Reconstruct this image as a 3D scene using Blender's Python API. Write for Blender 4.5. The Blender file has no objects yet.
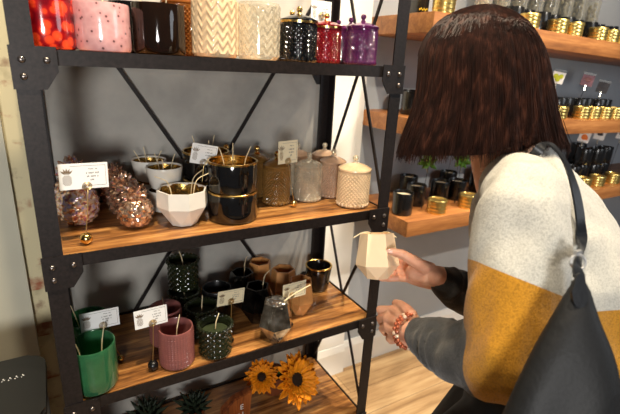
import bpy, bmesh, math, random
from math import sin, cos, pi, radians
from mathutils import Vector, Matrix, Quaternion
from mathutils.bvhtree import BVHTree

random.seed(7)
SC = bpy.context.scene
COL = SC.collection

# ------------------------------------------------------------------ helpers
def lin(r, g, b):
    f = lambda c: (c / 255 / 12.92) if c / 255 <= .04045 else ((c / 255 + .055) / 1.055) ** 2.4
    return (f(r), f(g), f(b), 1)

def make(name, bm, mats, parent=None, smooth=True, loc=None, rot=None):
    me = bpy.data.meshes.new(name)
    bmesh.ops.recalc_face_normals(bm, faces=bm.faces[:])
    bm.to_mesh(me); bm.free()
    for m in (mats if isinstance(mats, (list, tuple)) else [mats]):
        me.materials.append(m)
    if smooth:
        for p in me.polygons: p.use_smooth = True
        try: me.set_sharp_from_angle(angle=radians(38))
        except Exception: pass
    o = bpy.data.objects.new(name, me); COL.objects.link(o)
    if parent: o.parent = parent
    if loc is not None: o.location = loc
    if rot is not None: o.rotation_euler = rot
    return o

def thing(name, label, cat, loc=(0, 0, 0), rotz=0, group=None):
    o = bpy.data.objects.new(name, None); COL.objects.link(o)
    o.empty_display_size = .02
    o.location = loc; o.rotation_euler = (0, 0, rotz)
    return tag(o, label, cat, group)

def tag(o, label, cat, group=None):
    o['label'] = label; o['category'] = cat
    if group: o['group'] = group
    return o

def struct(o):
    o['kind'] = 'structure'
    return o

def dup(root, loc, rotz=0, label=None, group=None, scale=None):
    r = root.copy(); COL.objects.link(r)
    r.location = loc
    if rotz is not None: r.rotation_euler = (r.rotation_euler[0], r.rotation_euler[1], rotz)
    if label: r['label'] = label
    if group: r['group'] = group
    if scale: r.scale = scale if isinstance(scale, (tuple, list)) else (scale,) * 3
    for ch in list(root.children):
        c = ch.copy(); COL.objects.link(c); c.parent = r
        for g in list(ch.children):
            d = g.copy(); COL.objects.link(d); d.parent = c
    return r

def box(bm, c, s, rot=None, bevel=0):
    m = Matrix.Translation(c)
    if rot is not None: m = m @ rot
    r = bmesh.ops.create_cube(bm, size=1, matrix=m @ Matrix.Diagonal((*s, 1)))
    if bevel:
        es = list({e for v in r['verts'] for e in v.link_edges})
        bmesh.ops.bevel(bm, geom=es, offset=bevel, segments=2, affect='EDGES', profile=.6)

def lathe(bm, prof, seg=40, disp=None, M=None, phase=0.):
    """prof: list of (r, z[, k]); k scales the displacement disp(theta, z)"""
    rows = []
    for i, p in enumerate(prof):
        r, z = p[0], p[1]; k = p[2] if len(p) > 2 else 0
        if r < 1e-6:
            v = Vector((0, 0, z)); rows.append([bm.verts.new(M @ v if M else v)]); continue
        row = []
        for j in range(seg):
            t = 2 * pi * j / seg + phase
            rr = r + (disp(t, z) * k if (disp and k) else 0)
            v = Vector((rr * cos(t), rr * sin(t), z))
            row.append(bm.verts.new(M @ v if M else v))
        rows.append(row)
    for a, b in zip(rows, rows[1:]):
        if len(a) == 1 and len(b) == 1: continue
        if len(a) == 1:
            for j in range(seg): bm.faces.new((a[0], b[j], b[(j + 1) % seg]))
        elif len(b) == 1:
            for j in range(seg): bm.faces.new((a[j], b[0], a[(j + 1) % seg]))
        else:
            for j in range(seg):
                bm.faces.new((a[j], a[(j + 1) % seg], b[(j + 1) % seg], b[j]))

def tube(bm, pts, rad, n=8, flat=None):
    """closed tube through pts; rad a number or a list; rounded ends"""
    pts = [Vector(p) for p in pts]
    R_ = [rad] * len(pts) if isinstance(rad, (int, float)) else list(rad)
    # rounded ends
    d0 = (pts[0] - pts[1]).normalized(); d1 = (pts[-1] - pts[-2]).normalized()
    P = [pts[0] + d0 * R_[0] * .9, pts[0] + d0 * R_[0] * .55] + pts + [pts[-1] + d1 * R_[-1] * .55, pts[-1] + d1 * R_[-1] * .9]
    Q = [R_[0] * .42, R_[0] * .82] + R_ + [R_[-1] * .82, R_[-1] * .42]
    t = (P[1] - P[0]).normalized()
    u = t.orthogonal().normalized()
    rows = []
    for i, p in enumerate(P):
        if i == 0: tn = (P[1] - P[0])
        elif i == len(P) - 1: tn = (P[-1] - P[-2])
        else: tn = (P[i + 1] - P[i]).normalized() + (P[i] - P[i - 1]).normalized()
        if tn.length < 1e-9: tn = t
        tn.normalize()
        q = t.rotation_difference(tn); u = q @ u; t = tn
        u = (u - t * u.dot(t)).normalized(); w = t.cross(u)
        rows.append([bm.verts.new(p + (u * cos(2 * pi * j / n) + w * sin(2 * pi * j / n)) * Q[i]) for j in range(n)])
    for a, b in zip(rows, rows[1:]):
        for j in range(n): bm.faces.new((a[j], a[(j + 1) % n], b[(j + 1) % n], b[j]))
    bm.faces.new(rows[0][::-1]); bm.faces.new(rows[-1])

def spline(pts, n=8):
    """Catmull-Rom through points"""
    P = [Vector(p) for p in pts]; out = []
    for i in range(len(P) - 1):
        p0 = P[i - 1] if i else P[0] * 2 - P[1]
        p1, p2 = P[i], P[i + 1]
        p3 = P[i + 2] if i + 2 < len(P) else P[-1] * 2 - P[-2]
        for k in range(n):
            t = k / n
            out.append(.5 * ((2 * p1) + (p2 - p0) * t + (2 * p0 - 5 * p1 + 4 * p2 - p3) * t * t + (3 * p1 - p0 - 3 * p2 + p3) * t ** 3))
    out.append(P[-1]); return out

def ball(bm, c, r, seg=16, rings=10, M=None):
    m = Matrix.Translation(c)
    if M: m = m @ M
    s = (r, r, r) if isinstance(r, (int, float)) else r
    bmesh.ops.create_uvsphere(bm, u_segments=seg, v_segments=rings, radius=1, matrix=m @ Matrix.Diagonal((*s, 1)))

def prism(bm, poly, axis, thick, M=None):
    """poly: list of 3D points, extruded along axis vector by thick"""
    a = Vector(axis) * thick
    A = [Vector(p) for p in poly]; B = [p + a for p in A]
    if M: A = [M @ p for p in A]; B = [M @ p for p in B]
    va = [bm.verts.new(p) for p in A]; vb = [bm.verts.new(p) for p in B]
    n = len(va)
    bm.faces.new(va); bm.faces.new(vb[::-1])
    for i in range(n): bm.faces.new((va[i], va[(i + 1) % n], vb[(i + 1) % n], vb[i]))

def strip(bm, pts, normals, width, thick):
    """a strap: rectangle section swept along pts, flat side facing normals"""
    rows = []
    for i, p in enumerate(pts):
        p = Vector(p); t = (Vector(pts[min(i + 1, len(pts) - 1)]) - Vector(pts[max(i - 1, 0)])).normalized()
        n = Vector(normals[i]); n = (n - t * n.dot(t)).normalized(); s = t.cross(n)
        w = width[i] if isinstance(width, list) else width
        rows.append([bm.verts.new(p + s * a * w / 2 + n * b * thick / 2) for a, b in ((-1, -1), (1, -1), (1, 1), (-1, 1))])
    for a, b in zip(rows, rows[1:]):
        for j in range(4): bm.faces.new((a[j], a[(j + 1) % 4], b[(j + 1) % 4], b[j]))
    bm.faces.new(rows[0][::-1]); bm.faces.new(rows[-1])

BM = bmesh.new

# ------------------------------------------------------------------ materials
def mat(name):
    m = bpy.data.materials.new(name); m.use_nodes = True
    nt = m.node_tree; nt.nodes.clear()
    out = nt.nodes.new('ShaderNodeOutputMaterial')
    return m, nt, out

def N(nt, typ, **kw):
    n = nt.nodes.new(typ)
    for k, v in kw.items():
        if k in n.inputs.keys(): n.inputs[k].default_value = v
        else: setattr(n, k, v)
    return n

def L(nt, a, b): nt.links.new(a, b)

def ramp(nt, fac, stops):
    r = nt.nodes.new('ShaderNodeValToRGB')
    el = r.color_ramp.elements
    while len(el) < len(stops): el.new(.5)
    for e, (p, c) in zip(el, stops): e.position = p; e.color = c
    L(nt, fac, r.inputs[0]); return r.outputs[0]

def coords(nt, scale=(1, 1, 1), rot=(0, 0, 0)):
    tc = N(nt, 'ShaderNodeTexCoord'); mp = N(nt, 'ShaderNodeMapping')
    mp.inputs['Scale'].default_value = scale; mp.inputs['Rotation'].default_value = rot
    L(nt, tc.outputs['Object'], mp.inputs[0]); return mp.outputs[0]

def noise(nt, co, scale, detail=4, rough=.55, dist=0):
    n = N(nt, 'ShaderNodeTexNoise', Scale=scale, Detail=detail, Roughness=rough, Distortion=dist)
    L(nt, co, n.inputs['Vector']); return n.outputs['Fac']

def bump(nt, h, strength, dist, b):
    n = N(nt, 'ShaderNodeBump', Strength=strength, Distance=dist)
    L(nt, h, n.inputs['Height']); L(nt, n.outputs[0], b.inputs['Normal'])

def plain(name, col, rough=.5, metal=0., spec=.5, vary=.12, nscale=30, bmp=0., coat=0., sheen=0., scl=(1, 1, 1), bdist=.002):
    m, nt, out = mat(name)
    b = N(nt, 'ShaderNodeBsdfPrincipled', Roughness=rough, Metallic=metal)
    b.inputs['Specular IOR Level'].default_value = spec
    b.inputs['Coat Weight'].default_value = coat
    b.inputs['Coat Roughness'].default_value = .08
    b.inputs['Sheen Weight'].default_value = sheen
    co = coords(nt, scl); f = noise(nt, co, nscale)
    c = [x for x in col[:3]]
    lo = (*[x * (1 - vary) for x in c], 1); hi = (*[min(1, x * (1 + vary)) for x in c], 1)
    L(nt, ramp(nt, f, [(.3, lo), (.7, hi)]), b.inputs['Base Color'])
    if bmp: bump(nt, f, bmp, bdist, b)
    L(nt, b.outputs[0], out.inputs[0]); return m

def glass(name, tint, body, cover, rough=.08, metal=0., vary=.15, nscale=40, spec=.6):
    """coloured glass: tinted clear glass mixed with the sheen and body colour of its surface"""
    m, nt, out = mat(name)
    t = N(nt, 'ShaderNodeBsdfTransparent', Color=tint)
    b = N(nt, 'ShaderNodeBsdfPrincipled', Roughness=rough, Metallic=metal)
    b.inputs['Specular IOR Level'].default_value = spec
    b.inputs['Coat Weight'].default_value = .6; b.inputs['Coat Roughness'].default_value = .05
    f = noise(nt, coords(nt), nscale)
    lo = (*[x * (1 - vary) for x in body[:3]], 1); hi = (*[min(1, x * (1 + vary)) for x in body[:3]], 1)
    L(nt, ramp(nt, f, [(.3, lo), (.7, hi)]), b.inputs['Base Color'])
    fr = N(nt, 'ShaderNodeLayerWeight', Blend=.35)
    mr = N(nt, 'ShaderNodeMapRange'); mr.inputs['To Min'].default_value = cover; mr.inputs['To Max'].default_value = min(1, cover + .35)
    L(nt, fr.outputs['Facing'], mr.inputs['Value'])
    x = N(nt, 'ShaderNodeMixShader')
    L(nt, mr.outputs[0], x.inputs[0]); L(nt, t.outputs[0], x.inputs[1]); L(nt, b.outputs[0], x.inputs[2])
    L(nt, x.outputs[0], out.inputs[0]); return m

def wood(name, dark, mid, light, along='X', rough=.38, scale=1., coat=.25, planks=0):
    m, nt, out = mat(name)
    b = N(nt, 'ShaderNodeBsdfPrincipled', Roughness=rough)
    b.inputs['Coat Weight'].default_value = coat; b.inputs['Coat Roughness'].default_value = .2
    s = {'X': (2.2, 26, 26), 'Y': (26, 2.2, 26), 'Z': (26, 26, 2.2)}[along]
    co = coords(nt, tuple(x * scale for x in s))
    f = noise(nt, co, 1.6, 6, .6, .6)
    co2 = coords(nt, tuple(x * scale * 5 for x in s)); g = noise(nt, co2, 2.0, 3, .5)
    mx = N(nt, 'ShaderNodeMath', operation='MULTIPLY_ADD'); L(nt, g, mx.inputs[0]); mx.inputs[1].default_value = .35; 
    L(nt, f, mx.inputs[2])
    sb = N(nt, 'ShaderNodeMath', operation='SUBTRACT'); L(nt, mx.outputs[0], sb.inputs[0]); sb.inputs[1].default_value = .17
    c = ramp(nt, sb.outputs[0], [(.32, dark), (.5, mid), (.68, light)])
    if planks:
        # boards of slightly different tone, laid side by side
        tc = coords(nt, (1, 1, 1))
        br = N(nt, 'ShaderNodeTexBrick', Scale=1.0)
        br.inputs['Color1'].default_value = (.72, .72, .72, 1); br.inputs['Color2'].default_value = (1.12, 1.1, 1.06, 1)
        br.inputs['Mortar'].default_value = (.35, .32, .3, 1)
        br.inputs['Mortar Size'].default_value = .0016; br.inputs['Brick Width'].default_value = planks[0]; br.inputs['Row Height'].default_value = planks[1]
        L(nt, tc, br.inputs['Vector'])
        mm = N(nt, 'ShaderNodeMix', data_type='RGBA', blend_type='MULTIPLY'); mm.inputs[0].default_value = 1
        L(nt, c, mm.inputs[6]); L(nt, br.outputs[0], mm.inputs[7]); c = mm.outputs[2]
    L(nt, c, b.inputs['Base Color']); bump(nt, sb.outputs[0], .12, .002, b)
    L(nt, b.outputs[0], out.inputs[0]); return m

def multi(name, stops, nscale, rough=.2, metal=0., coat=.5, detail=2, voronoi=False, bmp=0.):
    m, nt, out = mat(name)
    b = N(nt, 'ShaderNodeBsdfPrincipled', Roughness=rough, Metallic=metal)
    b.inputs['Coat Weight'].default_value = coat; b.inputs['Coat Roughness'].default_value = .06
    co = coords(nt)
    if voronoi:
        v = N(nt, 'ShaderNodeTexVoronoi', Scale=nscale); L(nt, co, v.inputs['Vector']); f = v.outputs['Distance']
    else: f = noise(nt, co, nscale, detail)
    L(nt, ramp(nt, f, stops), b.inputs['Base Color'])
    if bmp: bump(nt, f, bmp, .003, b)
    L(nt, b.outputs[0], out.inputs[0]); return m

M = {}
M['metal'] = plain('rack_metal', lin(29, 23, 22), .48, .3, .4, .5, 160, .25, bdist=.0006)
M['bolt'] = plain('bolt_metal', lin(120, 112, 108), .28, .9)
M['shelf_wood'] = wood('shelf_wood', lin(78, 46, 22), lin(146, 96, 48), lin(198, 146, 84), 'X', .36)
M['pine'] = wood('wall_shelf_pine', lin(126, 78, 40), lin(158, 102, 54), lin(184, 126, 72), 'X', .5, .55, .1)
M['pine_end'] = wood('pine_end_grain', lin(140, 82, 38), lin(172, 108, 54), lin(196, 134, 74), 'Y', .5, .6, .1)
M['floor'] = wood('oak_floor', lin(150, 118, 82), lin(186, 152, 110), lin(206, 176, 134), 'X', .45, .5, .1, planks=(1.2, .14))
M['plaster'] = multi('grey_plaster', [(.25, lin(132, 130, 125)), (.5, lin(164, 161, 154)), (.75, lin(186, 181, 172))], 5, .75, 0, 0, 6, bmp=.15)
M['wall'] = plain('cool_grey_paint', lin(166, 172, 178), .7, 0, .3, .04, 6, .05)
M['white'] = plain('white_paint', lin(236, 236, 232), .5, 0, .4, .03, 8)
M['panel'] = plain('cream_paint', lin(196, 192, 172), .6, 0, .4, .05, 5)
M['black_plastic'] = plain('black_plastic', lin(13, 13, 14), .32, 0, .5, .1, 90)
M['grey_plastic'] = plain('grey_plastic', lin(92, 92, 92), .45)
M['white_print'] = plain('white_print', lin(225, 225, 220), .6)
M['gold'] = plain('gold_metal', (.83, .55, .18, 1), .2, 1, .5, .08, 50)
M['lid_gold'] = plain('gold_tin', (.85, .62, .2, 1), .3, .95, .5, .06, 60)
M['brass_wire'] = plain('brass_wire', (.55, .38, .15, 1), .3, .9)
M['wick'] = plain('cotton_wick', lin(222, 204, 166), .8, 0, .2, .08, 300)
M['wax'] = plain('cream_wax', lin(238, 222, 192), .45, 0, .4, .04, 40)
M['card'] = plain('card_white', lin(238, 238, 236), .6, 0, .3, .02, 30)
M['card_cream'] = plain('card_cream', lin(226, 214, 180), .6, 0, .3, .03, 30)
M['print'] = plain('brown_print', lin(120, 98, 72), .6)
M['print_grey'] = plain('grey_print', lin(120, 118, 116), .6)
M['chrome'] = plain('chrome', (.75, .76, .78, 1), .12, 1)
M['black_glass'] = plain('black_glass', lin(14, 13, 13), .07, 0, .6, .1, 40, coat=.6)
M['black_ceramic'] = plain('black_tin', lin(22, 22, 23), .25, 0, .5, .1, 40, coat=.2)
M['white_ceramic'] = plain('white_ceramic', lin(226, 222, 212), .3, 0, .5, .03, 40, coat=.3)
M['gold_leaf'] = multi('gold_leaf', [(.3, (.18, .08, .01, 1)), (.5, (.6, .36, .08, 1)), (.7, (.95, .72, .3, 1))], 60, .22, .95, .3, 3, bmp=.6)
M['green'] = glass('green_glass', lin(140, 215, 160), lin(58, 116, 78), .55, .1)
M['pink'] = glass('pink_glass', lin(230, 180, 172), lin(150, 92, 88), .7, .3)
M['darkgreen'] = glass('dark_green_glass', lin(90, 104, 66), lin(36, 42, 24), .6, .1)
M['purple'] = glass('purple_glass', lin(180, 96, 170), lin(88, 34, 82), .62, .1)
M['redglass'] = glass('red_glass', lin(220, 50, 60), lin(120, 14, 26), .7, .1)
M['blackcut'] = glass('black_cut_glass', lin(40, 40, 42), lin(14, 14, 16), .85, .1)
M['clear'] = glass('clear_cut_glass', lin(248, 246, 240), lin(240, 230, 208), .36, .1, .35)
M['goldglass'] = glass('amber_cut_glass', lin(230, 180, 100), lin(134, 98, 50), .72, .14)
M['cream_glass'] = glass('cream_cut_glass', lin(250, 226, 190), lin(230, 200, 160), .85, .2)
M['blush_glass'] = glass('blush_cut_glass', lin(250, 220, 196), lin(206, 172, 142), .8, .2)
M['amberdark'] = glass('dark_amber_glass', lin(120, 70, 30), lin(30, 18, 10), .7, .06)
M['amber'] = glass('amber_glass', lin(225, 150, 70), lin(150, 92, 40), .6, .12)
M['frost_amber'] = glass('frosted_amber_glass', lin(240, 190, 130), lin(206, 146, 86), .84, .35)
M['mirror'] = multi('smoked_mirror', [(.3, lin(70, 60, 50)), (.5, lin(170, 160, 146)), (.7, lin(236, 232, 226))], 26, .14, .92, .5)
M['darkmirror'] = multi('dark_smoked_mirror', [(.35, lin(22, 20, 18)), (.65, lin(90, 84, 76))], 14, .08, .9, .4)
M['pale_wax'] = plain('peach_wax', lin(240, 206, 164), .35, 0, .5, .03, 30, coat=.2)
M['copper'] = multi('copper_lustre', [(.25, (.14, .06, .04, 1)), (.42, (.5, .28, .18, 1)), (.58, (.9, .62, .42, 1)), (.75, (.6, .34, .5, 1))], 80, .17, .85, .4)
M['irid'] = multi('iridescent_lustre', [(.24, (.12, .06, .36, 1)), (.4, (.62, .2, .1, 1)), (.5, (.9, .66, .4, 1)), (.6, (.85, .66, .8, 1)), (.76, (.25, .14, .6, 1))], 95, .15, .6, .8)
M['red_spots'] = multi('red_spotted_glass', [(.0, lin(236, 88, 44)), (.44, lin(226, 66, 34)), (.53, lin(160, 20, 22)), (.8, lin(110, 8, 20))], 58, .12, 0, .8, voronoi=True)
M['pink_specks'] = multi('pink_speckled_glass', [(.0, lin(92, 62, 62)), (.16, lin(120, 84, 84)), (.22, lin(206, 150, 150)), (.8, lin(220, 168, 166))], 85, .15, 0, .7, voronoi=True)
M['petal'] = plain('sunflower_petal', lin(228, 138, 14), .6, 0, .3, .3, 60)
M['seed'] = plain('sunflower_seed_head', lin(40, 26, 14), .8, 0, .2, .3, 200, .6)
M['leaf'] = plain('green_leaf', lin(84, 130, 48), .55, 0, .3, .25, 60)
M['darkleaf'] = plain('dark_leaf', lin(34, 44, 30), .6, 0, .3, .25, 60)
M['terracotta'] = plain('brown_pot', lin(112, 58, 30), .5, 0, .4, .15, 40)
M['sign_wood'] = wood('sign_wood', lin(70, 30, 12), lin(128, 66, 30), lin(160, 92, 44), 'Z', .4, .8)
M['yellowleaf'] = plain('lime_petal', lin(206, 214, 60), .6, 0, .3, .2, 80)

def brick_material():
    m, nt, out = mat('whitewashed_brick')
    b = N(nt, 'ShaderNodeBsdfPrincipled', Roughness=.85)
    tc = N(nt, 'ShaderNodeTexCoord'); mp = N(nt, 'ShaderNodeMapping'); mp.inputs['Rotation'].default_value = (pi / 2, 0, 0)
    L(nt, tc.outputs['Object'], mp.inputs[0])
    br = N(nt, 'ShaderNodeTexBrick', Scale=1.0)
    br.inputs['Color1'].default_value = lin(170, 96, 66); br.inputs['Color2'].default_value = lin(112, 92, 74)
    br.inputs['Mortar'].default_value = lin(186, 174, 138)
    br.inputs['Mortar Size'].default_value = .016; br.inputs['Brick Width'].default_value = .2; br.inputs['Row Height'].default_value = .072
    L(nt, mp.outputs[0], br.inputs['Vector'])
    f = noise(nt, coords(nt), 14, 5)
    mx = N(nt, 'ShaderNodeMix', data_type='RGBA')
    mr = N(nt, 'ShaderNodeMapRange'); mr.inputs['From Min'].default_value = .36; mr.inputs['From Max'].default_value = .50
    L(nt, f, mr.inputs[0]); L(nt, mr.outputs[0], mx.inputs[0])
    L(nt, br.outputs[0], mx.inputs[6]); mx.inputs[7].default_value = lin(214, 202, 164)
    L(nt, mx.outputs[2], b.inputs['Base Color']); bump(nt, br.outputs['Fac'], -.5, .004, b)
    L(nt, b.outputs[0], out.inputs[0]); return m
M['brick'] = brick_material()

def wpart(name, bm, m, root, parent=None, **k):
    """part whose geometry was written in room coordinates"""
    bmesh.ops.translate(bm, verts=bm.verts[:], vec=-root.location)
    return make(name, bm, m, parent or root, **k)

def wthing(name, bm, m, label, cat, loc, group=None, **k):
    bmesh.ops.translate(bm, verts=bm.verts[:], vec=-Vector(loc))
    o = make(name, bm, m, **k); o.location = loc
    return tag(o, label, cat, group)

# ------------------------------------------------------------------ setting
def slab(name, lo, hi, m):
    bm = BM(); lo = Vector(lo); hi = Vector(hi)
    box(bm, (0, 0, 0), hi - lo)
    o = make(name, bm, m, smooth=False); o.location = (lo + hi) / 2
    return struct(o)

slab('floor', (-2.5, -1.5, -.1), (4.6, 1.60, 0), M['floor'])
slab('wall_back', (-.012, 1.2565, 0), (.795, 1.6, 2.9), M['plaster'])
slab('trim_1', (.795, 1.2568, 0), (.8135, 1.6, 2.9), M['brick'])
slab('wall_left', (-2.5, 1.27, 0), (-.012, 1.6, 2.9), M['brick'])
slab('trim_2', (-.75, 1.25, 0), (-.105, 1.27, 2.9), M['panel'])
slab('wall_right', (.8135, 1.485, 0), (4.6, 1.6, 2.9), M['wall'])
slab('trim_3', (.8135, 1.462, 0), (1.098, 1.485, 2.9), M['white'])
bm = BM()
prism(bm, [(1.098, 1.485, 0), (1.098, 1.468, 0), (1.098, 1.468, .12), (1.098, 1.474, .135), (1.098, 1.479, .15), (1.098, 1.485, .15)], (1, 0, 0), 3.5)
struct(make('baseboard_right', bm, M['white'], smooth=False))
bm = BM()
prism(bm, [(.8135, 1.462, 0), (.8135, 1.448, 0), (.8135, 1.448, .12), (.8135, 1.453, .135), (.8135, 1.458, .15), (.8135, 1.462, .15)], (1, 0, 0), .2845)
struct(make('baseboard_back', bm, M['white'], smooth=False))

# black rounded unit with a printed top, in front of the cream panel
u = thing('storage_bin', 'black bin with a rounded glossy lid and tiny white print, low before the cream panel', 'bin', (-.19, .89, 0))
def rrect(x0, x1, y0, y1, r, n=6):
    out = []
    for cx_, cy_, a0 in ((x1 - r, y1 - r, 0), (x0 + r, y1 - r, 90), (x0 + r, y0 + r, 180), (x1 - r, y0 + r, 270)):
        for k in range(n + 1):
            a = radians(a0 + 90 * k / n); out.append((cx_ + r * cos(a), cy_ + r * sin(a)))
    return out
bm = BM(); prism(bm, [(x, y, .01) for x, y in rrect(-.118, .112, -.112, .092, .03)], (0, 0, 1), .77)
make('body', bm, M['grey_plastic'], u)
bm = BM(); prism(bm, [(x, y, .781) for x, y in rrect(-.125, .118, -.12, .098, .034)], (0, 0, 1), .024)
bmesh.ops.bevel(bm, geom=[e for e in bm.edges if abs(e.verts[0].co.z - e.verts[1].co.z) < 1e-5], offset=.005, segments=2, affect='EDGES')
make('lid', bm, M['black_plastic'], u)
bm = BM()
for k in range(4):
    x = .045 + k * .011
    box(bm, (x, .030, .8055), (.002, .003, .0006)); box(bm, (x - .002, .024, .8055), (.0018, .002, .0006)); box(bm, (x + .002, .027, .8055), (.0016, .0014, .0006))
make('print', bm, M['white_print'], u, smooth=False)

# ------------------------------------------------------------------ rack
X0, X1, Y0, Y1 = -.047, .789, .9, 1.247
TZ = [1.4373, 1.0584, 0.7092, 0.3420]
rk = thing('shelf_rack', 'industrial display rack of dark riveted angle iron with warm wooden shelves', 'rack', (.371, 1.07, 0))
AW, AT, RH = .035, .004, .026
TOP = 1.84
for ix, x in enumerate((X0, X1)):
    for iy, y in enumerate((Y0, Y1)):
        sx = 1 if ix == 0 else -1; sy = 1 if iy == 0 else -1
        bm = BM()
        box(bm, (x + sx * AW / 2, y + sy * AT / 2, TOP / 2), (AW, AT, TOP))
        box(bm, (x + sx * AT / 2, y + sy * (AT + (AW - AT) / 2), TOP / 2), (AT, AW - AT, TOP))
        wpart('post', bm, M['metal'], rk, smooth=False)
tiers = TZ + [TOP]
for ti, z in enumerate(tiers):
    bm = BM()
    fy = Y0 + .002
    for y in (Y0 + AT * .5 + .004, Y1 - AT * .5 - .004):
        box(bm, ((X0 + X1) / 2, y, z - RH / 2), (X1 - X0 - 2 * AT - .002, AT, RH))
    for x in (X0 + AT * 1.5 + .001, X1 - AT * 1.5 - .001):
        box(bm, (x, (Y0 + Y1) / 2, z - RH / 2), (AT, Y1 - Y0 - 4 * AT, RH))
    wpart('shelf_frame', bm, M['metal'], rk, smooth=False)
    if ti < 4:
        nb = 1
        bm = BM(); box(bm, ((X0 + X1) / 2, (Y0 + Y1) / 2, z - .0105), (X1 - X0 - .022, Y1 - Y0 - .026, .017), bevel=.0015)
        wpart('shelf_board', bm, M['shelf_wood'], rk)
    # gusset plates with rivets at the corners
    for ix, x in enumerate((X0, X1)):
        for iy, y in enumerate((Y0, Y1)):
            s = 1 if ix == 0 else -1; q = -1 if iy == 0 else 1
            w, h = .066, .066
            poly = [(x - s * .003, 0, z + .004), (x + s * w, 0, z + .004), (x + s * w, 0, z - .036), (x + s * .046, 0, z - h), (x - s * .003, 0, z - h)]
            bm = BM(); yy = y + q * .0005
            prism(bm, [(a, yy, c) for a, b_, c in poly], (0, q, 0), .003)
            g = wpart('gusset_plate', bm, M['metal'], rk, smooth=False)
            if iy == 0:
                for (dx, dz) in ((.014, -.018), (.05, -.018), (.014, -.045)):
                    bm = BM(); ball(bm, (x + s * dx, yy - .0035, z + dz), (.0058, .004, .0058), 14, 8)
                    wpart('rivet', bm, M['bolt'], rk, g)
def bar(name, a, b, w=.010, t=.004, n=(0, 1, 0)):
    bm = BM(); strip(bm, [a, b], [n, n], w, t); wpart(name, bm, M['metal'], rk, smooth=False)
xm = (X0 + X1) / 2
bar('brace', (X0 + .01, 1.240, 1.71), (X1 - .01, 1.240, .417)); bar('brace', (X1 - .01, 1.2355, 1.71), (X0 + .01, 1.2355, .417))
for xs, o in ((X0 + .0095, .0), (X1 - .005, 0)):
    bar('brace', (xs, Y0 + .02, TZ[1] + .005), (xs, Y1 - .02, 1.80), n=(1, 0, 0)); bar('brace', (xs - .0045, Y1 - .02, TZ[1] + .005), (xs - .0045, Y0 + .02, 1.80), n=(1, 0, 0))
    bar('brace', (xs, Y0 + .02, TZ[3] + .01), (xs, Y1 - .02, TZ[1] - .03), n=(1, 0, 0)); bar('brace', (xs - .0045, Y1 - .02, TZ[3] + .01), (xs - .0045, Y0 + .02, TZ[1] - .03), n=(1, 0, 0))

# ------------------------------------------------------------------ candle kinds
def zig(t, z, n=14, h=.016):
    u = (n * t / pi) % 2; tri = u if u < 1 else 2 - u
    return abs(((z + tri * h * .9) / h) % 1 - .5) * 2

def studs(n, r):
    # pyramid studs in a diagonal lattice
    pit = 2 * pi * r / n
    def f(t, z):
        a = n * t / (2 * pi); b = z / pit
        p = abs(((a + b) % 1) - .5) * 2; q = abs(((a - b) % 1) - .5) * 2
        return 1 - max(p, q) - .35
    return f

def frange(a, b, n): return [a + (b - a) * i / n for i in range(n + 1)]

def wick_part(root, base, pts, rad=.0012):
    bm = BM(); tube(bm, spline([Vector(base) + Vector(p) for p in pts], 5), rad, 6)
    return make('wick', bm, M['wick'], root)

def tumbler(name, label, cat, loc, r, h, m, group=None, rot=0, disp=None, amp=0., wall=.004, rim=None, wax='wax', fill=.62, wicks=1, taper=1., seg=48, inner=None, round_=.006):
    t = thing(name, label, cat, loc, rot, group)
    R0 = r * taper
    prof = [(0, 0), (R0 - round_, 0), (R0 - round_ * .3, round_ * .3), (R0, round_)]
    nz = 54 if disp else 3
    for k in range(1, nz): 
        q = k / nz; prof.append((R0 + (r - R0) * q, round_ + (h - round_ - .004) * q, amp))
    prof += [(r, h - .003), (r - wall * .25, h), (r - wall * .75, h), (r - wall, h - .002), (R0 - wall, .012), (0, .010)]
    bm = BM(); lathe(bm, prof, seg, disp); make('vessel', bm, m, t)
    if inner:
        bm = BM(); lathe(bm, [(r - wall * 1.1, h - .004), (R0 - wall * 1.6, .016), (0, .014)], seg); lathe(bm, [(r - wall * 1.9, h - .004), (R0 - wall * 2.4, .017), (0, .017)], seg); make('lining', bm, inner, t)
    if rim:
        bm = BM(); lathe(bm, [(r + .0006, h - .004), (r + .0006, h - .0003), (r - wall * .2, h + .0008), (r - wall * .8, h + .0008), (r - wall - .0006, h - .0003), (r - wall - .0006, h - .004)], seg); make('rim', bm, rim, t)
    if wax:
        ri = R0 - wall - .0008 + (r - R0) * fill
        if inner: ri -= wall * 1.6
        bm = BM(); lathe(bm, [(0, .0125), (R0 - wall * (2.9 if inner else 1) - .0008, .0125), (ri, h * fill - .002), (ri - .002, h * fill), (0, h * fill + .001)], 32); make('wax', bm, M[wax], t)
    for k in range(wicks):
        a = rot + k * 2.4 + .6; e = r * .45 * (1 if wicks > 1 else 0)
        bx, by = e * cos(a), e * sin(a)
        L_ = h * (1 - fill) + r * .55
        wick_part(t, (bx, by, h * fill), [(0, 0, 0), (.004 * cos(a), .004 * sin(a), L_ * .5), (.016 * cos(a), .016 * sin(a), L_)])
    return t

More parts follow.
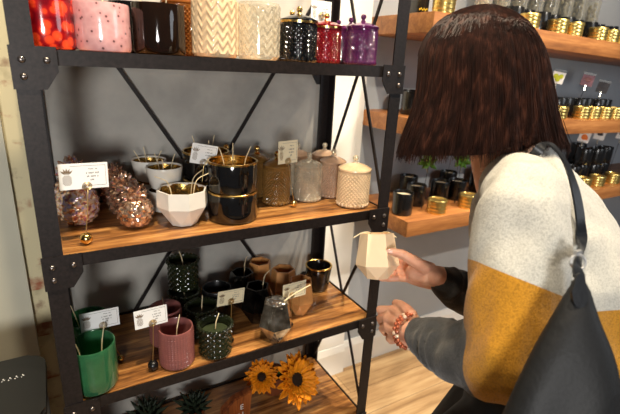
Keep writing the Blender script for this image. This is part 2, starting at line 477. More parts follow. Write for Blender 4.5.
def lidded(name, label, cat, loc, r, h, m, group=None, rot=0, knob='gold', pat=None, wax=None, rim=None, base_scallop=True):
    """h: to the tip of the knob; straight-sided cut-glass jar, low domed lid, round finial"""
    t = thing(name, label, cat, loc, rot, group)
    bh = h * .70
    pat = pat or studs(26, r)
    prof = [(0, 0), (r * .9, 0), (r * .97, .004)]
    for z in frange(.006, bh - .006, 56): prof.append((r * .98, z, .0042))
    prof += [(r, bh - .003), (r, bh), (r * .93, bh), (r * .93, .008), (0, .008)]
    bm = BM(); lathe(bm, prof, 156, pat); make('vessel', bm, m, t)
    if base_scallop:
        bm = BM()
        for k in range(22):
            a = 2 * pi * k / 22; ball(bm, (r * .965 * cos(a), r * .965 * sin(a), .0062), (.0042, .0042, .0058), 8, 6)
        make('foot', bm, m, t)
    if wax:
        bm = BM(); lathe(bm, [(0, .0085), (r * .92, .0085), (r * .92, bh * .8), (0, bh * .8)], 32); make('wax', bm, M[wax], t)
    prof = [(0, bh + .0005), (r * 1.0, bh + .0005), (r * 1.04, bh + .003), (r * 1.03, bh + .007)]
    lt = h * .84
    for k in range(1, 9):
        q = k / 8; prof.append((r * (1.0 - .80 * q), bh + .007 + (lt - bh - .007) * (1 - (1 - q) ** 1.6) , .0012))
    prof += [(r * .16, lt + .002), (0, lt + .002)]
    bm = BM(); lathe(bm, prof, 64, lambda a, z: abs(sin(13 * a))); lid = make('lid', bm, m, t)
    if rim:
        bm = BM(); lathe(bm, [(r * 1.0, bh - .001), (r * 1.05, bh), (r * 1.055, bh + .004), (r * 1.0, bh + .004)], 48); make('rim', bm, rim, t)
    bm = BM(); kr = (h - lt) * .36
    lathe(bm, [(0, lt), (kr * 1.2, lt), (kr * .75, lt + kr * .5), (kr * .55, lt + kr * .9)] + [(kr * sin(a) * 1.0, h - kr * (1 + cos(a))) for a in frange(2.55, .25, 10)][0:] + [(0, h)], 24)
    make('knob', bm, M[knob], t)
    return t

def faceted(name, label, cat, loc, r, h, m, group=None, rot=0, n=7, rim_k=.80, base_k=.58, belly=.38, wall=.004, inner=None, wax=None, fill=.6, wicks=2, wickL=.03, rp=0.):
    """cut-gem vessel: n-sided rim, wider zig-zag belly, narrower foot"""
    t = thing(name, label, cat, loc, rot, group)
    bm = BM()
    ring = lambda rr, z, ph: [bm.verts.new((rr * cos(2 * pi * (k + ph) / n), rr * sin(2 * pi * (k + ph) / n), z)) for k in range(n)]
    foot = ring(r * base_k, 0, .5); bel = ring(r, h * belly, 0); top = ring(r * rim_k, h, rp); itop = ring(r * rim_k - wall, h, rp)
    ibel = ring(r - wall * 1.4, h * belly, 0); ibot = ring(r * base_k - wall, .008, .5)
    bm.faces.new(foot[::-1])
    def zz(A, B):
        for k in range(n):
            bm.faces.new((A[k], B[(k + 1) % n], B[k])); bm.faces.new((A[k], A[(k + 1) % n], B[(k + 1) % n]))
    zz(foot, bel)
    for k in range(n):
        bm.faces.new((bel[k], bel[(k + 1) % n], top[(k + 1) % n], top[k]))
        bm.faces.new((top[k], top[(k + 1) % n], itop[(k + 1) % n], itop[k]))
        bm.faces.new((itop[k], itop[(k + 1) % n], ibel[(k + 1) % n], ibel[k]))
        bm.faces.new((ibel[k], ibel[(k + 1) % n], ibot[k])); bm.faces.new((ibel[(k + 1) % n], ibot[(k + 1) % n], ibot[k]))
    bm.faces.new(ibot)
    make('vessel', bm, m, t, smooth=False)
    if inner:
        bm = BM(); lathe(bm, [(r * rim_k - wall * 1.3, h - .002), (r * .97 - wall * 3, h * belly), (r * base_k * .9, .014), (0, .012)], 28); lathe(bm, [(r * rim_k - wall * 1.8, h - .002), (r * .97 - wall * 3.5, h * belly), (r * base_k * .85, .016), (0, .016)], 28)
        make('lining', bm, inner, t)
    if wax:
        rr = r * (1 - (1 - rim_k) * max(0, (fill - belly) / (1 - belly))) * .90 - wall * 2.2
        bm = BM(); lathe(bm, [(0, .017), (r * base_k * .8, .017), (r * .86 - wall * 3, h * belly), (rr, h * fill), (0, h * fill)], 28); make('wax', bm, M[wax], t)
    for k in range(wicks):
        a = k * pi * .9 + .4 + rot; e = r * .38
        wick_part(t, (e * cos(a), e * sin(a), h * fill), [(0, 0, 0), (.3 * wickL * cos(a), .3 * wickL * sin(a), (1 - fill) * h + wickL * .5), (wickL * 1.1 * cos(a), wickL * 1.1 * sin(a), (1 - fill) * h + wickL)], .0011)
    return t

def pineapple(name, label, loc, r, h, m, group=None, rot=0):
    t = thing(name, label, 'candle', loc, rot, group)
    bh = h * .66
    prof = [(0, 0), (r * .42, 0)]
    for k in range(1, 30):
        a = -1.16 + (1.16 + 1.2) * k / 30
        prof.append((r * cos(a) ** .82, bh * (sin(a) + .917) / (1.849), .0021))
    prof += [(r * .36, bh), (r * .3, bh + .002), (0, bh + .002)]
    d = lambda a, z: 2.2 * (1 - max(abs(((a * 8 / pi / 2 + z * 62) % 1) - .5), abs(((a * 8 / pi / 2 - z * 62) % 1) - .5)) * 2) - .7
    bm = BM(); lathe(bm, prof, 96, d); make('body', bm, m, t)
    bm = BM()
    for ring, (n, rr, zz_, ln, tilt) in enumerate(((9, .4, 0, .36, .95), (8, .34, .1, .5, .62), (6, .24, .22, .62, .38), (4, .1, .3, .7, .12))):
        for k in range(n):
            a = 2 * pi * (k + ring * .5) / n; H_ = (h - bh)
            b = Vector((rr * r * cos(a), rr * r * sin(a), bh + zz_ * H_))
            o = Vector((cos(a), sin(a), 0))
            p1 = b + (o * sin(tilt) + Vector((0, 0, cos(tilt)))) * ln * H_ * .55
            p2 = b + (o * sin(tilt * 1.4) + Vector((0, 0, cos(tilt * 1.4)))) * ln * H_ * 1.0
            tube(bm, [b, p1, p2], [r * .15, r * .2, r * .06], 7)
    make('crown', bm, m, t)
    return t

def tin(name, label, cat, loc, r, h, m, group=None, rot=0):
    """small straight tin with rolled rim and a pressed lid top"""
    t = thing(name, label, cat, loc, rot, group)
    bm = BM(); lathe(bm, [(0, 0), (r * .97, 0), (r, .002), (r, h * .5), (0, h * .5)], 36); make('base', bm, m, t)
    bm = BM(); lathe(bm, [(0, h * .5), (r * 1.03, h * .5), (r * 1.05, h * .55), (r * 1.03, h * .64), (r * 1.03, h * .78), (r * 1.05, h * .86), (r * 1.0, h), (r * .88, h), (r * .84, h * .93), (0, h * .93)], 36); make('lid', bm, m, t)
    return t

def pineapple_print(bm, cx_, cz, w, h, y):
    # little pineapple drawn in diamonds, with a leafy top
    def q(x, z, a, b): prism(bm, [(x - a, y, z), (x, y, z - b), (x + a, y, z), (x, y, z + b)], (0, -1, 0), .0003)
    bh = h * .62; n = 5
    for i in range(-n, n + 1):
        for j in range(-n, n + 1):
            if (i + j) % 2: continue
            x = i * w / 2 / n; z = j * bh / 2 / n
            if (x / (w / 2)) ** 2 + (z / (bh / 2)) ** 2 <= .85: q(cx_ + x, cz - h * .19 + z, w / n * .30, bh / n * .30)
    for k, a in enumerate((-.9, -.45, 0, .45, .9)):
        b0 = Vector((cx_ + a * w * .12, y, cz + h * .12)); tip = b0 + Vector((sin(a) * h * .3, 0, cos(a) * h * .36)); s = Vector((cos(a), 0, -sin(a))) * w * .1
        mid = (b0 + tip) / 2
        prism(bm, [b0, mid + s, tip, mid - s], (0, -1, 0), .0003)

def card(label, c, w, h, m, rotz=0, roll=0, pm='print', tilt=0, group='price cards'):
    t = thing('price_card', label, 'card', c, 0, group)
    t.rotation_euler = (tilt, roll, rotz)
    bm = BM(); box(bm, (0, 0, 0), (w, .0008, h)); make('paper', bm, m, t, smooth=False)
    bm = BM(); pineapple_print(bm, -w * .34, 0, w * .2, h * .72, -.0005)
    make('emblem', bm, M[pm], t, smooth=False)
    bm = BM()
    x0, x1, z0, z1 = -w * .27, w * .45, -h * .38, h * .40
    for a, b in (((x0, z1), (x1, z1)), ((x1, z1), (x1, z0)), ((x1, z0), (w * .0, z0))):
        box(bm, ((a[0] + b[0]) / 2, -.0005, (a[1] + b[1]) / 2), (abs(a[0] - b[0]) + .0006, .0003, abs(a[1] - b[1]) + .0006))
    make('border', bm, M['print_grey'], t, smooth=False)
    bm = BM()
    for k, ww in enumerate((.20, .26, .24, .1)):
        z = h * (.27 - .135 * k - (.02 if k else 0)); n = int(ww * 40)
        for i in range(n):
            if (i * 7 + k * 3) % 5 == 0: continue
            box(bm, (w * .19 + (i - n / 2) * w * .027, -.0005, z + ((i * 3) % 4 - 1.5) * .0002), (w * .017, .0003, h * (.035 if k == 0 else .055)))
    make('text_lines', bm, M['print_grey'], t, smooth=False)
    return t

def holder(label, base, ctop, m='gold', r=.0105, wire='brass_wire', group='card holders'):
    """ball foot, thin rod and a flat spiral clip that grips the card"""
    t = thing('card_holder', label, 'card holder', base, 0, group)
    bm = BM(); lathe(bm, [(0, 0), (r * .5, 0)] + [(r * sin(a), r * .93 - r * cos(a)) for a in frange(.62, pi - .05, 12)] + [(0, r * 1.93)], 24); make('foot', bm, M[m], t)
    d = Vector(ctop) - Vector(base)
    bm = BM(); tube(bm, spline([(0, 0, r * 1.8), (d.x * .5, d.y * .5 - .0013, d.z * .5), (d.x, d.y - .0026, d.z - .008)], 4), .0009, 6); make('rod', bm, M[wire], t)
    bm = BM()
    tube(bm, [(d.x + (.002 + .0075 * k / 40) * cos(k * .42), d.y - .0026, d.z + (.002 + .0075 * k / 40) * sin(k * .42)) for k in range(41)], .0009, 6)
    make('clip', bm, M[wire], t)
    return t

# ------------------------------------------------------------------ top shelf
Z_ = Vector
def pl(j): return j[0], j[1], j[2]
c, r, h = ((0.0098, 0.9733, 1.4373), 0.0473, 0.0777)
t = tumbler('glass_candle', 'red glass candle mottled with orange spots, at the left end of the top shelf', 'candle', c, r, .105, M['red_spots'], 'candles on the top shelf', wax=None, inner=None)
c, r, h = ((0.1015, 0.9624, 1.4373), 0.0484, 0.0841)
tumbler('glass_candle', 'pale pink glass candle with dark specks beside the red spotted one', 'candle', c, r, h, M['pink_specks'], 'candles on the top shelf', fill=.8, wicks=1)
c, r, h = ((0.2033, 0.9642, 1.4373), 0.0502, 0.0924)
tumbler('glass_candle', 'dark amber glass tumbler with gold wicks between pink and cream candles', 'candle', c, r, h, M['amberdark'], 'candles on the top shelf', fill=.1, wicks=2, rot=1)
c, r, h = ((0.1684, 1.0683, 1.4373), 0.0433, 0.0977)
tumbler('glass_candle', 'black glass tumbler tucked behind the pink speckled candle', 'candle', c, r, .1, M['black_glass'], 'candles on the top shelf', fill=.6, wicks=0)
c, r, h = ((0.2706, 1.0555, 1.4373), 0.0405, 0.0955)
lidded('ribbed_jar', 'amber cut-glass jar half hidden behind the cream herringbone candle', 'jar', c, r, .15, M['amber'], 'candles on the top shelf', knob='gold')
zz = lambda t, z: zig(t, z, 14, .018)
c, r, h = ((0.3160, 0.9575, 1.4373), 0.0455, 0.1069)
tumbler('glass_candle', 'cream herringbone cut-glass candle on the top shelf', 'candle', c, r, .115, M['cream_glass'], 'candles on the top shelf', disp=zz, amp=.003, fill=.72, seg=168, wicks=0)
c, r, h = ((0.4139, 0.9563, 1.4373), 0.0443, 0.1168)
tumbler('glass_jar', 'clear herringbone cut-glass jar beside the cream one', 'jar', c, r, .115, M['clear'], 'candles on the top shelf', disp=zz, amp=.003, fill=.1, seg=168, wicks=0, wax=None)
j = ((0.5117, 0.9537, 1.4373), 0.0417, 0.1195)
kb = lidded('lidded_jar', 'black diamond-cut lidded jar with gold knob, front one on the top shelf', 'jar', *pl(j), M['blackcut'], 'lidded jars on the top shelf', knob='gold', rim=M['gold'])
dup(kb, (0.5395, 1.0427, 1.4373), .4, 'black diamond-cut lidded jar with gold knob, mostly hidden behind the front black one')
j = ((0.6118, 0.9976, 1.4373), 0.0376, 0.1166)
kr = lidded('lidded_jar', 'deep red cut-glass lidded jar with gold knob between black and purple jars', 'jar', *pl(j), M['redglass'], 'lidded jars on the top shelf', knob='gold', rim=M['gold'])
M['purple_knob'] = M['purple']; 
j = ((0.6884, 0.9507, 1.4373), 0.0387, 0.1186)
kp = lidded('lidded_jar', 'purple cut-glass lidded jar at the right end of the top shelf, front one', 'jar', *pl(j), M['purple'], 'lidded jars on the top shelf', knob='purple')
dup(kp, (0.7173, 1.0456, 1.4373), .3, 'purple cut-glass lidded jar directly behind the front purple one')
dup(kp, (0.7405, 1.1407, 1.4373), .7, 'purple cut-glass lidded jar furthest back in its row of three')
b = (0.6394, 1.0784, 1.4373)
holder('gold ball card holder behind the red lidded jar', b, Z_(b) + Z_((.004, 0, .118)))
card('white price card above the red and purple lidded jars on the top shelf', Z_(b) + Z_((.004, .0005, .128)), .058, .05, M['card'], -.1, 0)

# ------------------------------------------------------------------ middle shelf
j = ((0.0281, 1.0858, 1.0584), 0.0487, 0.1415)
p1 = pineapple('pineapple_candle', 'iridescent multicoloured glass pineapple candle behind the gold ball, front one', j[0], .0445, .135, M['irid'], 'pineapple candles')
dup(p1, (.026, 1.188, TZ[1]), 1, 'iridescent blue and gold pineapple candle, behind the front multicoloured one')
j = ((0.1410, 1.0218, 1.0584), 0.0430, 0.1066)
p2 = pineapple('pineapple_candle', 'copper pineapple candle, nearest of three in a row', j[0], .0395, j[2], M['copper'], 'pineapple candles')
d = Z_((-.010, .0925, 0))
dup(p2, Z_(j[0]) + d, .5, 'copper pineapple candle, middle one of three in a row')
dup(p2, Z_(j[0]) + d * 2, .9, 'copper pineapple candle, furthest back of three in a row')
K1 = ((0.0326, 0.9522, 1.0584), (0.0413, 0.9522, 1.2020))
holder('gold ball card holder at the left front of the middle shelf', K1[0], Z_(K1[1]) + Z_((.004, 0, -.021)), r=.0125)
card('white price card with pineapple emblem in front of the iridescent pineapple', K1[1], .088, .052, M['card'], .06, .02)
j = ((0.2446, 1.0018, 1.0584), 0.0636, 0.0831)
bw = faceted('faceted_bowl', 'white faceted bowl candle lined in gold, in front of the white stack', 'candle', j[0], .0595, j[2] * 1.02, M['white_ceramic'], 'white bowl candles', n=8, rim_k=.98, base_k=.52, belly=.55, inner=M['gold_leaf'], wax='wax', fill=.66, wicks=3, wickL=.035)
B = ((.228, 1.105, TZ[1]), .0445)
q = tumbler('bowl_candle', 'white round bowl candle, lower one of the white stack', 'candle', B[0], B[1], .058, M['white_ceramic'], 'white bowl candles', inner=M['gold_leaf'], fill=.5, wicks=0, taper=.86, round_=.016)
q2 = tumbler('bowl_candle', 'white round bowl candle with gold inside, on top of the white stack', 'candle', Z_(B[0]) + Z_((0, 0, .0585)), B[1], .058, M['white_ceramic'], 'white bowl candles', inner=M['gold_leaf'], fill=.55, wicks=3, taper=.86, round_=.016, rot=.7)
bk_ = Z_((.208, 1.1935, TZ[1]))
dup(q, bk_, 0, 'white round bowl candle, lower one of the stack at the back by the wall')
dup(q2, bk_ + Z_((0, 0, .0585)), 1.9, 'white round bowl candle, top of the stack at the back by the wall')
B = ((0.3664, 0.9945, 1.0584), 0.0643, 0.0724)
hb = B[2]
k1 = tumbler('black_tumbler', 'glossy black gold-rimmed tumbler candle, lower one of the front black stack', 'candle', B[0], .0605, hb, M['black_glass'], 'black tumbler candles', rim=M['gold'], inner=M['gold_leaf'], fill=.6, wicks=0)
hi = B[2]
k2 = tumbler('black_tumbler', 'glossy black gold-rimmed tumbler candle on top of the front black stack', 'candle', Z_(B[0]) + Z_((0, 0, hb + .001)), .0605, hb, M['black_glass'], 'black tumbler candles', rim=M['gold'], inner=M['gold_leaf'], fill=.6, wicks=3, rot=.3)
bb = Z_((.340, 1.123, TZ[1]))
dup(k1, bb, .4, 'black gold-rimmed tumbler candle, lower one of the stack at the back left'); dup(k2, bb + Z_((0, 0, hb + .001)), 1.3, 'black gold-rimmed tumbler candle on top of the stack behind the tilted card')
c = (0.3154, 1.0580, 1.2081)
card('white price card tilted between the white bowls and the black tumblers', c, .064, .05, M['card'], -.05, .2)
bb2 = Z_((.300, c[1] - .001, TZ[1]))
holder('card holder standing between the white bowls and black tumblers', bb2, Z_(c) + Z_((-.002, .001, -.02)), r=.006)
j = ((0.5253, 1.0620, 1.0584), 0.0423, 0.1463)
g1 = lidded('lidded_jar', 'amber cut-glass lidded jar with gold knob, nearest of the amber ones', 'jar', Z_(j[0]) + Z_((-.005, .003, 0)), .037, j[2], M['goldglass'], 'lidded jars on the middle shelf', knob='gold')
d = Z_((-.012, .1, 0))
dup(g1, (.498, 1.153, TZ[1]), .4, 'amber cut-glass lidded jar with gold knob, second from the front'); 
dup(g1, (.420, 1.192, TZ[1]), .8, 'amber cut-glass lidded jar with gold knob, furthest back beside the black tumblers')
j = ((0.6236, 1.0599, 1.0584), 0.0497, 0.1386)
c1 = lidded('lidded_jar', 'clear cut-glass lidded jar in front of the cream price card', 'jar', Z_(j[0]) + Z_((-.004, .002, 0)), .0385, j[2], M['clear'], 'lidded jars on the middle shelf', knob='clear', wax=None)
dup(c1, (.579, 1.136, TZ[1]), .4, 'clear cut-glass lidded jar behind the front clear one')
j = ((0.7154, 0.9712, 1.0584), 0.0451, 0.1426)
e1 = lidded('lidded_jar', 'cream cut-glass lidded candle at the right front corner of the middle shelf', 'candle', *pl(j), M['cream_glass'], 'lidded jars on the middle shelf', knob='clear')
e2 = lidded('lidded_jar', 'blush cut-glass lidded candle behind the cream one at the corner', 'candle', (.706, 1.069, TZ[1]), .038, j[2], M['blush_glass'], 'lidded jars on the middle shelf', knob='clear')
dup(e2, (.732, 1.162, TZ[1]), .4, 'blush cut-glass lidded candle, third back in the right hand group')
dup(e2, (.650, 1.188, TZ[1]), .9, 'blush cut-glass lidded candle, furthest back against the rear of the shelf')
K7 = ((0.5483, 1.0126, 1.0584), (0.5254, 1.0126, 1.2117))
holder('gold ball card holder between the amber and clear lidded jars', K7[0], Z_(K7[1]) + Z_((.001, 0, -.024)), r=.0095)
card('small cream price card standing over the amber and clear lidded jars', K7[1], .062, .06, M['card_cream'], .15, -.02)

# ------------------------------------------------------------------ third shelf
j = ((0.0175, 0.9528, 0.7092), 0.0496, 0.1131)
G = tumbler('glass_tumbler', 'emerald green glass tumbler candle, front one at the left of the lower shelf', 'candle', j[0], j[1], j[2], M['green'], 'green tumblers', fill=.4, wicks=2, round_=.012, wax=None)
dup(G, Z_(j[0]) + Z_((.002, .112, 0)), 2, 'emerald green glass tumbler candle behind the front green one and the price card')
K3 = ((0.0549, 1.0648, 0.7092), (0.0446, 1.0648, 0.8007))
holder('card holder with a spiral clip beside the green tumblers', Z_((j[0][0] + .062, j[0][1] + .062, TZ[2])), Z_((j[0][0] + .0, j[0][1] - .0, 0)) * 0 + Z_((0.0427, 1.0070, 0.8420)) + Z_((.006, .001, -.016)), r=.008)
card('white price card tilted over the two green tumblers', (0.0427, 1.0070, 0.8420), .083, .048, M['card'], .0, .0)
K4 = ((0.1438, 0.9483, 0.7092), (0.1468, 0.9483, 0.8543))
holder('black ball card holder between the green and pink tumblers', K4[0], Z_(K4[1]) + Z_((.003, 0, -.016)), m='black_plastic', r=.0125)
card('white price card between the green and pink tumblers', K4[1], .074, .048, M['card'], .02, -.02)
cd = lambda t, z: max(0, sin(36 * t)) * max(0, sin(z * 1047))
j = ((0.2028, 0.9540, 0.7092), 0.0415, 0.1035)
q = tumbler('glass_tumbler', 'dusty pink beaded glass tumbler candle, front one', 'candle', j[0], j[1], j[2] * .98, M['pink'], 'pink tumblers', disp=cd, amp=.0022, seg=180, fill=.55, wicks=1, wax=None)
dup(q, Z_(j[0]) + Z_((-.004, .098, 0)), 1.1, 'dusty pink beaded glass tumbler candle behind the front pink one')
j = ((0.3010, 0.9504, 0.7092), 0.0412, 0.0969)
dg = studs(16, .041)
gd = tumbler('lidded_candle', 'dark green embossed glass candle at the front of the lower shelf', 'candle', j[0], j[1], .082, M['darkgreen'], 'dark green candles', disp=dg, amp=.004, seg=110, fill=.82, wicks=1, wax=None)
bm = BM(); rr = j[1]
for k in range(24):
    a = 2 * pi * k / 24; ball(bm, ((rr + .001) * cos(a), (rr + .001) * sin(a), .082), .0052, 8, 6)
make('beaded_rim', bm, M['darkgreen'], gd)
bm = BM(); lathe(bm, [(0, .012), (rr - .006, .012), (rr - .006, .062), (0, .062)], 30); M['green_wax'] = plain('green_wax', lin(52, 62, 38), .5); make('wax', bm, M['green_wax'], gd)
P0 = Z_(j[0])
dup(gd, P0 + Z_((-.006, .098, 0)), .5, 'dark green embossed glass candle, second back in its row')
dup(gd, P0 + Z_((-.028, .197, 0)), .9, 'dark green embossed glass candle, lower one of the stack at the back')
dup(gd, P0 + Z_((-.028, .197, .099)), 1.3, 'dark green embossed glass candle on top of the stack at the back')
j = ((.360, 1.116, TZ[2]), .042, 0.0918)
tumbler('black_tumbler', 'low matt black tumbler candle behind the cream price card on the lower shelf', 'candle', j[0], j[1], j[2], M['black_ceramic'], fill=.6, wicks=0)
K5 = ((0.3497, 0.9695, 0.7092), (0.3506, 0.9695, 0.8467))
holder('gold card holder on a dark rod behind the dark green candle', K5[0], Z_(K5[1]) + Z_((0, 0, -.012)), m='black_plastic', r=.008)
card('cream price card between the dark green candles and the mirrored ones', K5[1], .076, .042, M['card_cream'], .1, .1)
j = ((0.4676, 0.9389, 0.7092), 0.0500, 0.1131)
mr = faceted('faceted_vessel', 'smoky mirrored faceted vessel candle at the front of the lower shelf', 'candle', j[0], j[1], j[2], M['mirror'], 'mirrored faceted candles', n=6, rim_k=.7, base_k=.5, belly=.42, wicks=0)
bm = BM(); lathe(bm, [(0, .06), (j[1] * .6, .06), (j[1] * .55, .075), (0, .08)], 16); 
M['foil'] = multi('crumpled_foil', [(.3, lin(140, 138, 134)), (.6, lin(235, 233, 228))], 60, .15, .95, 0, 3, bmp=1.)
bm.free(); bm = BM(); bmesh.ops.create_icosphere(bm, subdivisions=4, radius=1)
for v in bm.verts: 
    k = 1 + .16 * sin(9 * v.co.x + 5 * v.co.y) * cos(8 * v.co.z + 7 * v.co.y) ; v.co = Vector((v.co.x * j[1] * .6 * k, v.co.y * j[1] * .6 * k, j[2] * .93 + v.co.z * .012 * k))
make('foil', bm, M['foil'], mr)
wick_part(mr, (.015, -.01, j[2] * .98), [(0, 0, 0), (.03, .0, .016), (.085, .005, .030)], .0018)
d = Z_((-.012, .1, 0))
m2 = faceted('faceted_vessel', 'dark smoky faceted vessel candle, second back behind the mirrored one', 'candle', Z_(j[0]) + d, j[1], j[2], M['darkmirror'], 'mirrored faceted candles', n=6, rim_k=.7, base_k=.5, belly=.42, wicks=1)
dup(m2, (.447, 1.136, TZ[2]), .5, 'dark smoky faceted vessel candle, furthest back of the mirrored row')
j = ((0.5898, 1.0236, 0.7092), 0.0507, 0.1098)
am = faceted('faceted_vessel', 'frosted amber faceted vessel candle behind its cream price card', 'candle', j[0], .0445, j[2], M['frost_amber'], 'amber faceted candles', n=6, rim_k=.8, base_k=.52, belly=.42, wicks=0, wax=None)
dup(am, (.576, 1.112, TZ[2]), .5, 'frosted amber faceted vessel candle, second back of the amber row')
dup(am, (.530, 1.191, TZ[2]), 1.0, 'frosted amber faceted vessel candle, furthest back of the amber row')
c = (0.5376, 0.9670, 0.8252)
card('cream price card in front of the amber faceted candles', c, .076, .048, M['card_cream'], .05, .0)
holder('card holder in front of the amber faceted candles', (c[0] - .008, c[1] - .001, TZ[2]), Z_(c) + Z_((-.008, .0005, -.014)), m='black_plastic', r=.007)
j = ((0.7182, 1.1320, 0.7092), 0.0444, 0.0882)
tumbler('black_vase', 'black tapered glass candle with gold rim by the right rear post', 'candle', j[0], j[1], j[2] * .98, M['black_glass'], rim=M['gold'], fill=.3, wicks=0, taper=.82)

# ------------------------------------------------------------------ lowest shelf
zl = TZ[3]
def flower(label, c, nrm, R_, stem_to, group='sunflowers'):
    t = thing('sunflower', label, 'flower', stem_to, 0, group)
    q = Vector(nrm).normalized().to_track_quat('Z', 'Y').to_matrix().to_4x4()
    T_ = Matrix.Translation(Vector(c) - Vector(stem_to)) @ q
    bm = BM(); rnd = random.Random(3)
    for ring in range(3):
        n = 19
        for k in range(n):
            a = 2 * pi * (k + ring * .37) / n + rnd.uniform(-.08, .08); ln = R_ * (1 - .13 * ring) * rnd.uniform(.85, 1.05); w = R_ * .125
            lift = .12 + .2 * ring + rnd.uniform(-.1, .12)
            A = T_ @ Matrix.Rotation(a, 4, 'Z')
            rows = []
            for i, (f, ww) in enumerate(((.30, .5), (.5, .95), (.72, 1.0), (.9, .6), (1.0, .08))):
                z = .012 + lift * R_ * (f - .3) - .18 * R_ * max(0, f - .6)
                rows.append([bm.verts.new(A @ Vector((ln * f, s * w * ww, z + (.004 if s else -.001)))) for s in (-1, 0, 1)] )
            for p, u in zip(rows, rows[1:]):
                for i in range(2): bm.faces.new((p[i], p[i + 1], u[i + 1], u[i]))
    o = make('petals', bm, M['petal'], t); md = o.modifiers.new('thickness', 'SOLIDIFY'); md.thickness = .0012
    bm = BM(); ball(bm, (0, 0, .008), (R_ * .36, R_ * .36, .014), 24, 12)
    bmesh.ops.transform(bm, matrix=T_, verts=bm.verts[:]); make('seed_head', bm, M['seed'], t)
    bm = BM(); e = T_ @ Vector((0, 0, -.01)); tube(bm, spline([(0, 0, 0), (e.x * .4, e.y * .4, e.z * .65), T_ @ Vector((0, 0, -.03)), e], 5), .004, 7); make('stem', bm, M['leaf'], t)
    return t
c = (0.5629, 1.0882, 0.3420)
pot = thing('flower_pot', 'small brown pot holding the sunflowers on the lowest shelf', 'pot', (c[0], c[1] + .05, zl))
bm = BM(); lathe(bm, [(0, 0), (.036, 0), (.044, .06), (.047, .062), (.047, .072), (.041, .072), (.036, .02), (0, .018)], 32); make('body', bm, M['terracotta'], pot)
bm = BM(); lathe(bm, [(.0385, .058), (0, .062)], 24); make('soil', bm, M['seed'], pot)
pc = Z_((c[0], c[1] + .05, zl + .063))
f1 = Z_((0.5794, 1.0193, 0.4622)); f2 = Z_((0.5151, 1.1263, 0.4182))
flower('large orange sunflower facing out under the mirrored candle', f1, (.25, -.75, .6), .088, pc + Z_((.012, 0, 0)))
flower('smaller orange sunflower half hidden behind the large one', f2, (-.35, -.6, .65), .06, pc + Z_((-.016, .006, 0)))
c = (0.3976, 1.0267, 0.3420)
sg = thing('wood_sign', 'stained wooden block sign with pale letters on the lowest shelf', 'sign', (c[0], c[1] + .03, zl), .12)
bm = BM(); prism(bm, [(-.05, -.012, 0), (.042, -.012, 0), (.05, -.012, .105), (-.01, -.012, .098), (-.05, -.012, .07)], (0, 1, 0), .026); bmesh.ops.bevel(bm, geom=bm.edges[:], offset=.003, segments=2, affect='EDGES'); make('block', bm, M['sign_wood'], sg)
def letters(txt, x, z, s, parent, m):
    cu = bpy.data.curves.new('t', 'FONT'); cu.body = txt; cu.size = s; cu.extrude = .0006; cu.align_x = 'CENTER'
    o = bpy.data.objects.new('t', cu); COL.objects.link(o)
    me = bpy.data.meshes.new_from_object(o.evaluated_get(bpy.context.evaluated_depsgraph_get()))
    bpy.data.objects.remove(o); bm = BM(); bm.from_mesh(me); bpy.data.meshes.remove(me)
    bmesh.ops.transform(bm, matrix=Matrix.Translation((x, -.0128, z)) @ Matrix.Rotation(pi / 2, 4, 'X'), verts=bm.verts[:])
    return make('lettering', bm, m, parent, smooth=False)
letters('E', .012, .052, .026, sg, M['white_print']); letters('LL', .012, .022, .026, sg, M['white_print'])
def succulent(label, x, y, r, seed):
    t = thing('potted_succulent', label, 'plant', (x, y, zl), seed, 'dark plants on the lowest shelf')
    bm = BM(); lathe(bm, [(0, 0), (r * .5, 0), (r * .62, r * .75), (r * .55, r * .75), (r * .5, r * .6), (0, r * .6)], 24); make('pot', bm, M['terracotta'], t)
    bm = BM(); rnd = random.Random(seed)
    for ring in range(4):
        for k in range(11 - ring):
            a = 2 * pi * (k + ring * .4) / (11 - ring); el = .25 + .35 * ring; ln = r * (1.05 - .14 * ring) * rnd.uniform(.9, 1.1)
            o = Vector((cos(a) * cos(el), sin(a) * cos(el), sin(el))); b = Vector((0, 0, r * .66))
            tube(bm, [b + o * r * .1, b + o * ln * .6 , b + o * ln + Vector((0, 0, .1 * r))], [r * .07, r * .12, r * .02], 6)
    make('leaves', bm, M['darkleaf'], t)
x, y, z = (0.1487, 1.1356, 0.3420)
succulent('dark green rosette plant in shadow under the pink tumblers', x, y + .02, .065, 1)
x, y, z = (0.2838, 1.1022, 0.3420)
succulent('dark green rosette plant in shadow left of the wooden sign', x, y + .03, .06, 2)

# ------------------------------------------------------------------ pine wall shelves
YF, YW = 1.135, 1.4845
TILT = [.024, .018, 0]
SH = [(1.613, .064), (1.266, .062), (.892, .062)]
for i, (z, th) in enumerate(SH):
    nm = ['thick pine wall shelf at the top right, above the person', 'thick pine wall shelf behind the head of the person', 'thick pine wall shelf lowest of three, beside the rack'][i]
    s = thing('wall_shelf', nm, 'shelf', (1.099, YW, z), 0, 'pine wall shelves'); s.rotation_euler[1] = math.atan(TILT[i])
    bm = BM(); box(bm, (1.35, -(YW - YF) / 2, -th / 2), (2.7, YW - YF, th), bevel=.003)
    make('board', bm, M['pine'], s)
